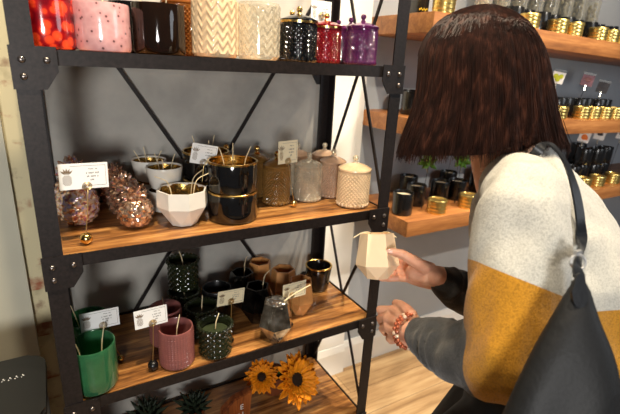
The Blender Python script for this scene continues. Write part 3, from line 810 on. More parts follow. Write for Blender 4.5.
# ------------------------------------------------------------------ things on the wall shelves
def bjar(label, x, y, z, src=[]):
    if not src:
        src.append(tumbler('black_tin', label, 'candle', (x, y, z), .040, .088, M['black_ceramic'], 'black candle tins on the wall shelves', fill=.86, wicks=0)); return src[0]
    return dup(src[0], (x, y, z), 0, label)
def gtin(label, x, y, z, src=[]):
    if src: return dup(src[0], (x, y, z), 0, label)
    t = thing('gold_tin', label, 'tin', (x, y, z), 0, 'gold tins on the wall shelves'); r = .037
    bm = BM(); pr = [(0, 0), (r, 0)]
    for k in range(3):
        z0 = .014 * k; pr += [(r, z0 + .002), (r * 1.03, z0 + .004), (r * 1.03, z0 + .010), (r, z0 + .013)]
    pr += [(r, .0425), (0, .0425)]
    lathe(bm, pr, 36); make('body', bm, M['lid_gold'], t)
    bm = BM(); lathe(bm, [(0, .043), (r * 1.03, .043), (r * 1.05, .046), (r * 1.05, .053), (r * 1.0, .056), (r * .86, .056), (r * .82, .053), (0, .053)], 36); make('lid', bm, M['lid_gold'], t)
    src.append(t); return t
def pick(label, x, y, z, h, kind, rz=.5):
    t = thing('scent_pick', label, 'sign', (x, y, z), rz, 'picks on the wall shelves')
    bm = BM(); tube(bm, [(0, 0, 0), (.004, 0, h * .5), (.012, 0, h - .02)], .0012, 6); make('stem', bm, M['black_plastic'], t)
    bm = BM(); box(bm, (.012, -.001, h - .028), (.005, .003, .026)); make('clip', bm, M['clear'], t, smooth=False)
    if kind == 'flower':
        bm = BM(); rnd = random.Random(int(x * 1000))
        for k in range(26):
            a = rnd.uniform(0, 6.28); e = rnd.uniform(-.5, 1.3); d = Vector((cos(a) * cos(e), sin(a) * cos(e), sin(e)))
            c = Vector((.012, 0, h)); tube(bm, [c, c + d * .022, c + d * .04], [.004, .009, .002], 6)
        make('leaves', bm, M['leaf'], t)
        bm = BM()
        for k in range(8): ball(bm, (.012 + .012 * cos(k * .785), .012 * sin(k * .785), h + .014), .0065, 8, 6)
        ball(bm, (.012, 0, h + .018), .009, 10, 8); make('bloom', bm, M['yellowleaf'], t)
        return t
    bg = {'lime': 'card', 'berry': 'mauve', 'dark': 'charcoal', 'orange': 'card', 'leaf': 'card', 'feather': 'card'}[kind]
    R_ = Matrix.Rotation(.16, 4, 'Y')
    C = Vector((.016, -.001, h + .006))
    def bx(x_, z_, sx, sz, m, nm, dy=0, th=.0014):
        bm = BM(); box(bm, C + R_ @ Vector((x_, -dy, z_)), (sx, th, sz), R_); make(nm, bm, M[m], t, smooth=False)
    bx(0, 0, .05, .05, bg, 'panel'); bx(0, .029, .052, .011, 'black_plastic', 'header')
    if kind in ('lime', 'orange'):
        bm = BM()
        for (a, b, r) in ((-.010, .004, .011), (.010, .006, .010), (.0, -.008, .010)) if kind == 'lime' else ((0, 0, .014), (.008, -.004, .010)):
            ball(bm, C + R_ @ Vector((a, -.001, b)), (r, .0012, r), 16, 8)
        make('fruit_print', bm, M['yellowleaf' if kind == 'lime' else 'orange'], t)
    elif kind in ('leaf', 'feather', 'berry', 'dark'):
        bm = BM()
        for k in range(5):
            a = -1 + .5 * k; o = C + R_ @ Vector((sin(a) * .009, -.001, cos(a) * .009 - .004))
            ball(bm, o, (.0045, .001, .010), 10, 6, Matrix.Rotation(a + .16, 4, 'Y'))
        make('leaf_print', bm, M['charcoal' if kind != 'berry' else 'pink'], t)
    return t
M['mauve'] = plain('mauve_print', lin(120, 84, 96), .6); M['charcoal'] = plain('charcoal_print', lin(48, 46, 52), .6)
M['orange'] = plain('orange_print', lin(232, 120, 30), .6)

z3 = SH[2][0]
ORD = ['first', 'second', 'third', 'fourth', 'fifth', 'sixth', 'seventh', 'eighth', 'ninth']
bjar('black candle tin nearest the rack on the lowest pine shelf', 1.115 + .03, 1.225, z3)
gtin('gold tin nearest the rack, on the front edge of the lowest pine shelf', 1.29, 1.183, z3)
bjar('black candle tin right behind the nearest gold tin on the lowest shelf', 1.278, 1.295, z3)
bjar('black candle tin at the back of the lowest pine shelf, second from the rack', 1.352, 1.425, z3)
bjar('black candle tin between the two gold tins on the lowest pine shelf', 1.425, 1.305, z3)
gtin('gold tin second from the rack, on the front edge of the lowest pine shelf', 1.47, 1.215 - .03, z3)
bjar('black candle tin behind the second gold tin on the lowest pine shelf', 1.515, 1.29, z3)
bjar('black candle tin at the back of the lowest pine shelf, third from the rack', 1.60, 1.425, z3)
bjar('black candle tin beside the sweater on the lowest pine shelf', 1.72, 1.345, z3)
bjar('black candle tin at the back of the lowest pine shelf, nearest the sweater', 1.83, 1.43, z3)
pick('green and yellow flower on a thin stem above the nearest gold tin', 1.26, 1.235, z3, .19, 'flower')
pick('green flower on a thin stem above the second gold tin', 1.455, 1.24, z3, .18, 'flower')
for x in (2.45, 2.60): 
    gtin('gold tin on the lowest pine shelf, ' + ('left' if x < 2.5 else 'right') + ' of two past the shoulder', x, 1.185, z3)
gtin('gold tin on the lowest pine shelf, half hidden by the shoulder', 2.32, 1.185, z3)
CL = ['front left', 'front second', 'front third', 'front right', 'rear left', 'rear middle', 'rear right']
for k, (x, y) in enumerate(((2.40, 1.29), (2.49, 1.30), (2.58, 1.285), (2.69, 1.30), (2.50, 1.40), (2.62, 1.41), (2.76, 1.4))):
    b = bjar(CL[k] + ' black candle tin of the cluster past the shoulder, on the lowest pine shelf', x, y, z3)
    if k in (1, 2, 3, 5):
        dup(b, (x, y, z3 + .0885), 0, 'black candle tin stacked on the ' + CL[k] + ' tin of the cluster past the shoulder')
pick('square pick with an orange fruit picture, nearest the shoulder', 2.30, 1.24, z3, .25, 'orange', -.95)
pick('square pick with a grey leaf picture, second past the shoulder', 2.45, 1.245, z3, .255, 'leaf', -.95)
pick('square pick with a dark feather picture, third past the shoulder', 2.655, 1.235, z3, .25, 'feather', -.95)

zs2 = SH[1][0]
Q2 = lambda x: zs2 - TILT[1] * (x - 1.099)
bjar('black candle tin on the middle pine shelf between rack post and hair', 1.20, 1.30, Q2(1.20))
bjar('black candle tin behind another on the middle pine shelf beside the hair', 1.29, 1.40, Q2(1.29))
for k, x in enumerate((1.97, 2.155, 2.245, 2.345, 2.445, 2.56)):
    gtin(['gold tin on the middle pine shelf under the lime picture pick', 'gold tin on the middle pine shelf under the pink picture pick', 'gold tin on the middle pine shelf left of the dark picture pick', 'gold tin on the middle pine shelf right below the dark picture pick', 'gold tin on the middle pine shelf second from the frame edge', 'gold tin on the middle pine shelf at the frame edge'][k], x, 1.185, Q2(x))
for k in range(8):
    bjar('black candle tin behind the gold tins of the middle pine shelf, ' + ORD[k] + ' past the hair', 1.93 + k * .086, 1.275 + .02 * (k % 2), Q2(1.93 + k * .086))
pick('square pick with a lime picture on the middle pine shelf', 1.955, 1.23, Q2(1.955), .17, 'lime', -.95)
pick('square pick with a pink picture on the middle pine shelf', 2.19, 1.23, Q2(2.19), .168, 'berry', -.95)
pick('square pick with a dark picture on the middle pine shelf', 2.335, 1.23, Q2(2.335), .14, 'dark', -.95)

zs1 = SH[0][0]
Q1 = lambda x: zs1 - TILT[0] * (x - 1.099)
gtin('gold tin at the left end of the top pine shelf', 1.185, 1.185, Q1(1.185))
bx_ = thing('product_box', 'tall black box with yellow print at the left end of the top pine shelf', 'box', (1.15, 1.27, Q1(1.15)))
bm = BM(); box(bm, (0, 0, .075), (.05, .05, .15), bevel=.002); make('carton', bm, M['black_ceramic'], bx_)
M['yellow_print'] = plain('yellow_print', lin(214, 176, 40), .5)
bm = BM()
for k in range(6): box(bm, (-.016 + k * .0065, -.0254, .016 + .003 * (k % 2)), (.004, .0006, .006))
make('print', bm, M['yellow_print'], bx_, smooth=False)
tl = ['gold tin on the top pine shelf right beside the crown of the hair', 'gold tin on the top pine shelf second past the hair', 'gold tin on the top pine shelf third past the hair', 'gold tin on the top pine shelf third from the frame edge', 'gold tin on the top pine shelf second from the frame edge', 'gold tin on the top pine shelf at the frame edge']
for k, x in enumerate((1.645, 1.835, 1.945, 2.135, 2.235, 2.335)): gtin(tl[k], x, 1.185, Q1(x))
for k in range(9):
    bjar('black candle tin behind the gold tins of the top pine shelf, ' + ORD[k] + ' past the hair', 1.66 + k * .09, 1.275 + .015 * (k % 2), Q1(1.66 + k * .09))
# glass tubes of dried sprigs standing behind the tins, with dark cartons between
M['thin_glass'] = glass('thin_clear_glass', lin(246, 246, 244), lin(210, 208, 200), .16, .05)
M['dried'] = plain('dried_sprig', lin(206, 196, 170), .8, 0, .2, .25, 120)
tube0 = None
gl = thing('glass_tube', 'tall clear glass tube of pale dried sprigs, first past the hair on the top shelf', 'glass tube', (1.60, 1.38, Q1(1.60)), 0, 'glass tubes of dried sprigs')
bm = BM(); lathe(bm, [(0, 0), (.034, 0), (.036, .003), (.036, .24), (.034, .24), (.034, .006), (0, .006)], 32); make('vessel', bm, M['thin_glass'], gl)
bm = BM(); rnd = random.Random(5)
for k in range(16):
    a = rnd.uniform(0, 6.28); q = rnd.uniform(.2, 1) * .022; hh = rnd.uniform(.10, .2)
    tube(bm, [(q * .4 * cos(a), q * .4 * sin(a), .008), (q * cos(a), q * sin(a), hh * .6), (q * cos(a + .4), q * sin(a + .4), hh)], [.001, .0015, .001], 5)
    for z_ in (.55, .75, 1): ball(bm, (q * cos(a), q * sin(a), hh * z_), (.007, .007, .011), 7, 5)
make('sprigs', bm, M['dried'], gl)
for k in range(1, 8): dup(gl, (1.60 + k * .112, 1.38, Q1(1.60 + k * .112)), k * .8, 'tall clear glass tube of pale dried sprigs, ' + ORD[k] + ' past the hair on the top shelf')
ct = None
for k in range(7):
    x = 1.655 + k * .112
    if ct is None:
        ct = thing('product_box', 'tall dark carton between the first and second glass tubes on the top shelf', 'box', (x, 1.42, Q1(x)), 0, 'dark cartons between the glass tubes')
        bm = BM(); box(bm, (0, 0, .13), (.036, .04, .26), bevel=.002); make('carton', bm, M['black_ceramic'], ct)
    else: dup(ct, (x, 1.42, Q1(x)), 0, 'tall dark carton between the ' + ORD[k] + ' and ' + ORD[k + 1] + ' glass tubes on the top shelf')

# ------------------------------------------------------------------ the person
def fuse(bm, voxel, smooth=2, fac=.5):
    """one continuous surface grown around overlapping closed shapes"""
    me = bpy.data.meshes.new('t'); bm.to_mesh(me); bm.free()
    o = bpy.data.objects.new('t', me); COL.objects.link(o)
    md = o.modifiers.new('r', 'REMESH'); md.mode = 'VOXEL'; md.voxel_size = voxel; md.use_smooth_shade = True
    bpy.context.view_layer.update()
    m2 = bpy.data.meshes.new_from_object(o.evaluated_get(bpy.context.evaluated_depsgraph_get()))
    bpy.data.objects.remove(o); bpy.data.meshes.remove(me)
    b = BM(); b.from_mesh(m2); bpy.data.meshes.remove(m2)
    for _ in range(smooth): bmesh.ops.smooth_vert(b, verts=b.verts[:], factor=fac, use_axis_x=True, use_axis_y=True, use_axis_z=True)
    return b

def loft(bm, secs, n=32):
    """secs: (centre, half width, half depth, width axis, depth axis)"""
    rows = []
    for c, a, b, u, v in secs:
        c, u, v = Vector(c), Vector(u), Vector(v)
        rows.append([bm.verts.new(c + u * a * cos(2 * pi * k / n) + v * b * sin(2 * pi * k / n)) for k in range(n)])
    for p, q in zip(rows, rows[1:]):
        for k in range(n): bm.faces.new((p[k], p[(k + 1) % n], q[(k + 1) % n], q[k]))
    bm.faces.new(rows[0][::-1]); bm.faces.new(rows[-1])

def egg(bm, c, r, ax):
    """ellipsoid with radii r along the three axes ax"""
    m = Matrix((ax[0], ax[1], ax[2])).transposed().to_4x4()
    ball(bm, c, r, 24, 16, m)

V = Vector
LFv, Fv, UP = V((-0.8424, -0.5389, 0.0000)), V((-0.5389, 0.8424, 0.0000)), V((0, 0, 1))
NK, PV, HD = V((0.7500, 0.5146, 1.2763)), V((0.8147, 0.4135, 0.8063)), V((0.7247, 0.5944, 1.4227))
SLp, SRp = V((0.6112, 0.3909, 1.2502)), V((0.8769, 0.5609, 1.2422))
ELp, WLp = V((0.5591, 0.3267, 1.0251)), V((0.5582, 0.5222, 0.9524))
ERp, WRp = V((0.8183, 0.5467, 0.9398)), V((0.6665, 0.5823, 1.0211))
FD = (Fv * .9 - UP * .42).normalized(); UD = LFv.cross(FD) * -1
if UD.z < 0: UD = -UD

def skin_material():
    m, nt, out = mat('skin')
    b = N(nt, 'ShaderNodeBsdfPrincipled', Roughness=.48)
    b.inputs['Subsurface Weight'].default_value = .15; b.inputs['Subsurface Radius'].default_value = (.012, .005, .003); b.inputs['Subsurface Scale'].default_value = .5
    f = noise(nt, coords(nt), 45, 4)
    L(nt, ramp(nt, f, [(.3, lin(214, 152, 122)), (.7, lin(230, 176, 146))]), b.inputs['Base Color'])
    g = noise(nt, coords(nt), 380, 3); bump(nt, g, .18, .0008, b)
    L(nt, b.outputs[0], out.inputs[0]); return m
M['skin'] = skin_material()

# hands: palm as a fan of bones, each finger its own bent chain
def hand(wr, mcps, fingers, thumb, rad, heel):
    bm = BM()
    for w_, m_ in zip(wr, mcps): tube(bm, [w_, V(w_).lerp(V(m_), .5), m_], [.0125, .0128, .0108], 10)
    for a, b_ in zip(mcps, mcps[1:]): tube(bm, [a, b_], .0098, 8)
    for a, b_ in zip(wr, wr[1:]): tube(bm, [a, b_], .0125, 8)
    for m_, ch, r in zip(mcps, fingers, rad): tube(bm, [m_] + ch, [r * 1.12, r * 1.05, r * .96, r * .78][:len(ch) + 1], 10)
    tube(bm, thumb, [.0145, .0125, .0105, .0085][:len(thumb)], 10)
    tube(bm, [V(heel[0]), V(heel[1])], heel[2], 12)
    return fuse(bm, .0019, 3, .5)
# her left hand, half closed, below the candle
wl = [V((0.5640, 0.5446, 0.9621)), V((0.5571, 0.5383, 0.9542)), V((0.5512, 0.5327, 0.9434)), V((0.5492, 0.5286, 0.9329))]
ml = [V((0.5686, 0.6009, 0.9565)), V((0.5552, 0.5985, 0.9424)), V((0.5512, 0.5881, 0.9281)), V((0.5546, 0.5743, 0.9165))]
fl = [[V((0.5625, 0.6310, 0.9426)), V((0.5759, 0.6380, 0.9240)), V((0.5865, 0.6295, 0.9184))],
      [V((0.5618, 0.6254, 0.9238)), V((0.5760, 0.6348, 0.9031)), V((0.5888, 0.6259, 0.8997))],
      [V((0.5589, 0.6124, 0.9076)), V((0.5733, 0.6189, 0.8894)), V((0.5839, 0.6114, 0.8896))],
      [V((0.5588, 0.5890, 0.8975)), V((0.5716, 0.5955, 0.8833)), V((0.5820, 0.5915, 0.8826))]]
tl_ = [V((0.5688, 0.5461, 0.9735)), V((0.5746, 0.5676, 0.9747)), V((0.5814, 0.5914, 0.9704)), V((0.5854, 0.6108, 0.9636))]
HL = hand(wl, ml, fl, tl_, [.0088, .0092, .0086, .0076], [WLp.lerp(V((0.5549, 0.5347, 0.9479)), .3), V((0.5586, 0.5481, 0.9501)), .017])
# her right hand, thumb on the near side of the candle and fingers round the back
wr_ = [V((0.6591, 0.5955, 1.0376)), V((0.6600, 0.5943, 1.0263)), V((0.6607, 0.5924, 1.0128)), V((0.6609, 0.5905, 1.0018))]
mr_ = [V((0.6539, 0.6599, 1.0281)), V((0.6536, 0.6600, 1.0120)), V((0.6504, 0.6509, 0.9995)), V((0.6464, 0.6389, 0.9937))]
fr_ = [[V((0.6481, 0.6991, 1.0160)), V((0.6257, 0.7182, 1.0120)), V((0.6016, 0.7215, 1.0151))],
       [V((0.6442, 0.6954, 1.0005)), V((0.6192, 0.7114, 0.9970)), V((0.5941, 0.7132, 1.0012))],
       [V((0.6375, 0.6789, 0.9916)), V((0.6147, 0.6896, 0.9876)), V((0.5934, 0.6920, 0.9897))],
       [V((0.6339, 0.6603, 0.9886)), V((0.6154, 0.6722, 0.9848)), V((0.5968, 0.6777, 0.9863))]]
tr_ = [V((0.6453, 0.5993, 1.0387)), V((0.6168, 0.6112, 1.0575)), V((0.5960, 0.6223, 1.0703)), V((0.5805, 0.6363, 1.0730))]
HR = hand(wr_, mr_, fr_, tr_, [.0086, .009, .0086, .0078], [V((0.6535, 0.5949, 1.0179)), V((0.6424, 0.6259, 1.0176)), .019])

def to_body(bm, src):
    me = bpy.data.meshes.new('t'); src.to_mesh(me); src.free(); bm.from_mesh(me); bpy.data.meshes.remove(me)

bm = BM()
# trunk, neck, arms, legs
loft(bm, [(PV - UP * .08, .13, .09, LFv, Fv), (PV, .155, .105, LFv, Fv), (PV.lerp(NK, .3), .125, .095, LFv, Fv), (PV.lerp(NK, .6) + Fv * -.02, .14, .10, LFv, Fv), (PV.lerp(NK, .85) - Fv * .015, .15, .085, LFv, Fv), (NK - UP * .02, .07, .055, LFv, Fv)])
NB = V((0.7508, 0.5297, 1.2309)); NM = V((0.7333, 0.5516, 1.2989))
tube(bm, [NB, NM, HD - FD * .015 - UD * .05], [.052, .047, .052], 16)
for S_, E_, W_ in ((SLp, ELp, WLp), (SRp, ERp, WRp)):
    tube(bm, [NK - UP * .03, S_ - UP * .01], [.045, .045], 12)
    tube(bm, [S_ - UP * .01, S_.lerp(E_, .5), E_], [.05, .045, .038], 14); tube(bm, [E_, E_.lerp(W_, .35), W_], [.038, .036, .026], 14)
tube(bm, [WLp, V((0.5547, 0.5375, 0.9485))], [.026, .022], 12); tube(bm, [WRp, V((0.6583, 0.5944, 1.0207))], [.026, .022], 12)
hips = [PV + LFv * .085 - UP * .02, PV - LFv * .085 - UP * .02]
knees = [PV + LFv * .10 + Fv * .20 - UP * .39, PV - LFv * .095 + Fv * .14 - UP * .39]
ankles = [V((knees[0].x, knees[0].y, .085)) - Fv * .06, V((knees[1].x, knees[1].y, .085)) - Fv * .14]
for h_, k_, a_ in zip(hips, knees, ankles):
    tube(bm, [h_, h_.lerp(k_, .5), k_, k_.lerp(a_, .3), a_], [.085, .075, .055, .052, .036], 14)
    tube(bm, [a_ - UP * .035, a_ - UP * .045 + Fv * .13], [.034, .03], 12)
trunk = fuse(bm, .006, 3)
# head with a face, turned to the candle
bm = BM(); ax = (LFv, FD, UD)
P_ = lambda l, f, u: HD + LFv * l + FD * f + UD * u
egg(bm, P_(0, -.010, .010), (.066, .084, .082), ax); egg(bm, P_(0, .030, -.028), (.056, .055, .066), ax); egg(bm, P_(0, .044, -.078), (.034, .036, .026), ax)
tube(bm, [P_(0, .083, .008), P_(0, .096, -.014), P_(0, .103, -.026)], [.007, .009, .0115], 10); egg(bm, P_(.010, .092, -.030), (.007, .009, .006), ax); egg(bm, P_(-.010, .092, -.030), (.007, .009, .006), ax)
for s in (-1, 1):
    egg(bm, P_(.03 * s, .066, .012), (.018, .014, .006), ax); egg(bm, P_(.036 * s, .056, -.024), (.02, .022, .018), ax)
    egg(bm, P_(.071 * s, -.008, -.014), (.007, .016, .028), ax); egg(bm, P_(.074 * s, -.014, -.004), (.005, .012, .016), ax)
egg(bm, P_(0, .084, -.050), (.021, .008, .005), ax); egg(bm, P_(0, .082, -.059), (.018, .009, .006), ax)
tube(bm, [HD - FD * .03 - UD * .03, NM], [.052, .047], 16)
headm = fuse(bm, .0032, 3)
body = BM()
for q in (trunk, headm, HL, HR): to_body(body, q)
base = V((PV.x, PV.y, 0))
bmesh.ops.translate(body, verts=body.verts[:], vec=-base)
person = make('person', body, M['skin']); person.location = base
tag(person, 'person with dark bob leaning to the rack and holding a peach faceted candle', 'person')
for p in person.data.polygons: p.use_smooth = True
def pchild(name, bm, m, **k):
    bmesh.ops.translate(bm, verts=bm.verts[:], vec=-base); return make(name, bm, m, person, **k)
M['eye'] = plain('eye_white', lin(232, 228, 222), .15); M['iris'] = plain('eye_brown', lin(54, 32, 20), .12); M['nail'] = plain('finger_nail', lin(232, 186, 168), .22, 0, .5, .02); M['lip'] = plain('lip', lin(176, 92, 88), .4)
for s in (-1, 1):
    bm = BM(); egg(bm, P_(.030 * s, .070, .002), (.0125, .011, .008), ax); e = pchild('eye', bm, M['eye'])
    bm = BM(); egg(bm, P_(.030 * s, .0775, .000), (.0055, .0045, .0055), ax); pchild('iris', bm, M['iris']).parent = e
bm = BM(); egg(bm, P_(0, .0885, -.0505), (.018, .005, .0035), ax); egg(bm, P_(0, .087, -.058), (.015, .0055, .004), ax); pchild('lips', bm, M['lip'])
bm = BM()
tdir = (tr_[3] - tr_[2]).normalized(); nn = V((-0.4847, -0.8164, 0.3140)); nn = (nn - tdir * nn.dot(tdir)).normalized()
egg(bm, tr_[3] + tdir * .003 + nn * .0068, (.0048, .0075, .002), (tdir.cross(nn), tdir, nn)); pchild('thumb_nail', bm, M['nail'])

NA = (UP * .82 + Fv * .57).normalized(); NF = (Fv * .82 - UP * .57).normalized()
# --- sweater: pale grey shoulders, mustard band, charcoal forearms
def knit(name, c, vary=.1):
    m, nt, out = mat(name); b = N(nt, 'ShaderNodeBsdfPrincipled', Roughness=.9)
    b.inputs['Sheen Weight'].default_value = .25; b.inputs['Sheen Roughness'].default_value = .5; b.inputs['Specular IOR Level'].default_value = .15
    co_ = coords(nt); f = noise(nt, co_, 210, 5, .7); g = noise(nt, co_, 420, 3)
    ad = N(nt, 'ShaderNodeMath', operation='ADD'); L(nt, f, ad.inputs[0]); L(nt, g, ad.inputs[1])
    lo = (*[x * (1 - vary * 1.6) for x in c[:3]], 1); hi = (*[min(1, x * (1 + vary)) for x in c[:3]], 1)
    L(nt, ramp(nt, ad.outputs[0], [(.75, lo), (1.0, c), (1.25, hi)]), b.inputs['Base Color'])
    bump(nt, f, .5, .003, b); L(nt, b.outputs[0], out.inputs[0]); return m
M['knit_pale'] = knit('pale_grey_knit', lin(186, 184, 175)); M['knit_mustard'] = knit('mustard_knit', lin(178, 124, 32), .14); M['knit_charcoal'] = knit('charcoal_knit', lin(52, 52, 52), .2); M['knit_black'] = knit('black_knit', lin(26, 26, 26), .2)
bm = BM()
loft(bm, [(PV + UP * .10 - Fv * .02, .19, .145, LFv, Fv), (PV + UP * .16 - Fv * .035, .19, .148, LFv, Fv), (PV.lerp(NK, .52) - Fv * .055, .19, .150, LFv, Fv), (PV.lerp(NK, .68) - Fv * .055, .188, .145, LFv, Fv), (PV.lerp(NK, .84) - Fv * .042, .17, .118, LFv, Fv), (NK - UP * .015 - Fv * .012, .100, .074, LFv, NF), (NK + NA * .012, .070, .060, LFv, NF)])
def sleeve(S_, E_, W_, out, k=1.0):
    tube(bm, [NK - UP * .035 - Fv * .01, S_ - UP * .004], [.062, .066], 18)
    mid = S_.lerp(E_, .5) + out * .006
    tube(bm, spline([S_, mid, E_ + out * .004], 4), [(.068 - .002 * i / 8) * k for i in range(9)], 22)
    f1 = E_.lerp(W_, .45) - UP * .012; f2 = E_.lerp(W_, .90)
    tube(bm, spline([E_ + out * .004, f1, f2], 5), [(.066 - .027 * i / 10) * k for i in range(11)], 20)
    # folds gathered above the wrist and at the elbow
    for q, r in ((.5, .056), (.64, .051), (.78, .046), (.25, .064)):
        c = E_.lerp(W_, q) - UP * (.010 * (1 - q)); d = (W_ - E_).normalized(); tl = V((sin(q * 40) * .3, cos(q * 33) * .3, 0))
        u = (d + tl).normalized().orthogonal().normalized(); w2 = (d + tl).normalized().cross(u)
        pts = [c + (u * cos(a) + w2 * sin(a)) * r * k * .86 for a in frange(0, 2 * pi * .72, 16)]
        tube(bm, pts, .0095 * k, 8)
sleeve(SLp, ELp, WLp, LFv); sleeve(SRp, ERp, WRp, -LFv, .86)
sw = fuse(bm, .0045, 4)
bp0, bp1, bp2 = V((0.4992, 0.3640, 1.1825)), V((0.5940, 0.2930, 1.1442)), V((0.7054, 0.4242, 1.0838))
bn = (bp1 - bp0).cross(bp2 - bp0).normalized()
if bn.z < 0: bn = -bn
zb = 1.0978
def seg_t(p, a, b): 
    d = b - a; t = (p - a).dot(d) / d.dot(d); tt = max(0, min(1, t)); return t, (p - a - d * tt).length
def region(p):
    best = None
    for S_, E_, W_, side in ((SLp, ELp, WLp, 'l'), (SRp, ERp, WRp, 'r')):
        t1, d1 = seg_t(p, S_, E_); t2, d2 = seg_t(p, E_, W_)
        lim = .098
        if d2 < min(d1, .085) and t2 > (.16 if side == 'l' else .1): return 2
        if d1 < lim and t1 > .12:
            if side == 'l': return 1 if (p - bp0).dot(bn) < 0 else 0
            return 1 if t1 > .45 else 0
        if d2 < .085: return 1
    return 1 if p.z < zb else 0
for co_, no_ in ((bp0, bn), (V((0, 0, zb)), UP)):
    bmesh.ops.bisect_plane(sw, geom=sw.verts[:] + sw.edges[:] + sw.faces[:], dist=1e-5, plane_co=co_, plane_no=no_)
fd_ = (WLp - ELp).normalized(); bmesh.ops.bisect_plane(sw, geom=sw.verts[:] + sw.edges[:] + sw.faces[:], dist=1e-5, plane_co=ELp + (WLp - ELp) * .16, plane_no=fd_)
sw.faces.ensure_lookup_table()
for f in sw.faces: f.material_index = region(f.calc_center_median())
from mathutils import noise as mn
sw.normal_update()
for v in sw.verts:
    p = v.co
    w = mn.noise(V((p.x * 16 + p.z * 9, p.y * 16, p.z * 5))) * .009 + mn.noise(p * 9) * .006 + (mn.noise(V((p.x * 34, p.y * 34, p.z * 12 + p.x * 20))) * .0042)
    v.co = p + v.normal * w
sw.normal_update()
swt = BVHTree.FromBMesh(sw)
def pmulti(name, bm, mats):
    idx = [f.material_index for f in bm.faces]
    return pchild(name, bm, mats)
sweater = pmulti('sweater', sw, [M['knit_pale'], M['knit_mustard'], M['knit_charcoal']])
for p in sweater.data.polygons: p.use_smooth = True
M['collar'] = plain('peach_neckband', lin(226, 178, 150), .8)
bm = BM(); n = 40
pts = [NK + NA * .015 + LFv * .066 * cos(a) + NF * .056 * sin(a) for a in frange(0, 2 * pi, n)]
tube(bm, pts, .0062, 8); pchild('neckband', bm, M['collar'])

# --- dark trousers and shoes
M['trouser'] = plain('black_trouser_cloth', lin(20, 20, 21), .75, 0, .3, .2, 90, .2)
bm = BM()
loft(bm, [(PV - UP * .12, .165, .13, LFv, Fv), (PV - UP * .02, .175, .13, LFv, Fv), (PV + UP * .12, .165, .115, LFv, Fv)])
for h_, k_, a_ in zip(hips, knees, ankles):
    tube(bm, spline([h_ - UP * .02, h_.lerp(k_, .5) + Fv * .012, k_ + Fv * .006, k_.lerp(a_, .5), a_ + UP * .03], 4), [.115, .112, .108, .104, .10, .096, .092, .088, .085, .082, .08, .078, .077, .076, .075, .075, .075], 20)
tr = fuse(bm, .007, 3); t_ = pchild('trousers', tr, M['trouser'])
for p in t_.data.polygons: p.use_smooth = True
for a_ in ankles:
    bm = BM(); g = V((a_.x, a_.y, 0))
    loft(bm, [(g + UP * z - Fv * .02 + Fv * .045 * k, .045 - .01 * k, .115 - .055 * k, LFv, Fv) for z, k in ((.002, 0), (.02, 0), (.045, .35), (.075, .9), (.11, 1))], 24)
    pchild('shoe', fuse(bm, .005, 2), M['black_ceramic'])

# --- bead bracelet on her left wrist
M['bead'] = plain('copper_bead', lin(168, 88, 58), .25, .3, .5, .3, 60, coat=.5)
M['pale_bead'] = plain('pale_bead', lin(226, 196, 170), .2, .2, .5, .1, 60, coat=.5)
bc = V((0.5546, 0.5336, 0.9509)); bd = (V((0.5590, 0.5764, 0.9353)) - ELp.lerp(WLp, .9)).normalized(); bu = bd.orthogonal().normalized(); bw_ = bd.cross(bu)
for off, nb in ((-.0042, 24), (.0040, 24)):
    for k in range(nb):
        a = 2 * pi * (k + (.5 if off > 0 else 0)) / nb; bm = BM(); ball(bm, bc + bd * off + (bu * cos(a) + bw_ * sin(a)) * .0325, .0041, 10, 8)
        bd_o = pchild('bead', bm, M['pale_bead' if k % 5 == 0 else 'bead'])
        if k % 5 == 0: bd_o['label'] = 'pale bracelet bead'
# --- hair: smooth bob under a layer of fine strands
def hair_material():
    m, nt, out = mat('auburn_brown_hair'); b = N(nt, 'ShaderNodeBsdfPrincipled', Roughness=.56)
    b.inputs['Specular IOR Level'].default_value = .24
    f = noise(nt, coords(nt, (1, 1, .15)), 90, 3)
    L(nt, ramp(nt, f, [(.3, lin(22, 11, 9)), (.55, lin(46, 25, 19)), (.75, lin(84, 50, 38))]), b.inputs['Base Color'])
    L(nt, b.outputs[0], out.inputs[0]); return m
M['hair'] = hair_material()
CRH, FWH = V((0.8682, -0.4962, 0.0000)), V((0.5105, 0.8599, 0.0000))
# outline of the bob: height, centre, half width, half depth (room metres)
rings = (((0.7425, 0.6275, 1.5582), 0.0104, 0.0092), ((0.7396, 0.6277, 1.5544), 0.0285, 0.0250), ((0.7368, 0.6259, 1.5453), 0.0531, 0.0468), ((0.7314, 0.6221, 1.5272), 0.0816, 0.0718), ((0.7254, 0.6145, 1.4982), 0.1034, 0.0910), ((0.7209, 0.6054, 1.4676), 0.1158, 0.1019), ((0.7175, 0.5916, 1.4263), 0.1215, 0.1040), ((0.7144, 0.5782, 1.3868), 0.1271, 0.1040), ((0.7096, 0.5659, 1.3472), 0.1385, 0.1040), ((0.7061, 0.5569, 1.3185), 0.1499, 0.1040), ((0.7026, 0.5506, 1.2968), 0.1566, 0.1040), ((0.6975, 0.5425, 1.2679), 0.1623, 0.1040))
def ring_at(u):
    n_ = len(rings); i = min(int(u), n_ - 2); t = u - i
    q = [rings[max(0, min(n_ - 1, i + k))] for k in (-1, 0, 1, 2)]
    h = lambda a, b, c, d: .5 * (2 * b + (c - a) * t + (2 * a - 5 * b + 4 * c - d) * t * t + (d - a + 3 * b - 3 * c) * t ** 3)
    return h(*[V(x[0]) for x in q]), h(*[x[1] for x in q]), h(*[x[2] for x in q])
def hp(u, th, k=1.0):
    c, w_, d_ = ring_at(u); return c + (CRH * cos(th) * w_ + FWH * sin(th) * d_) * k
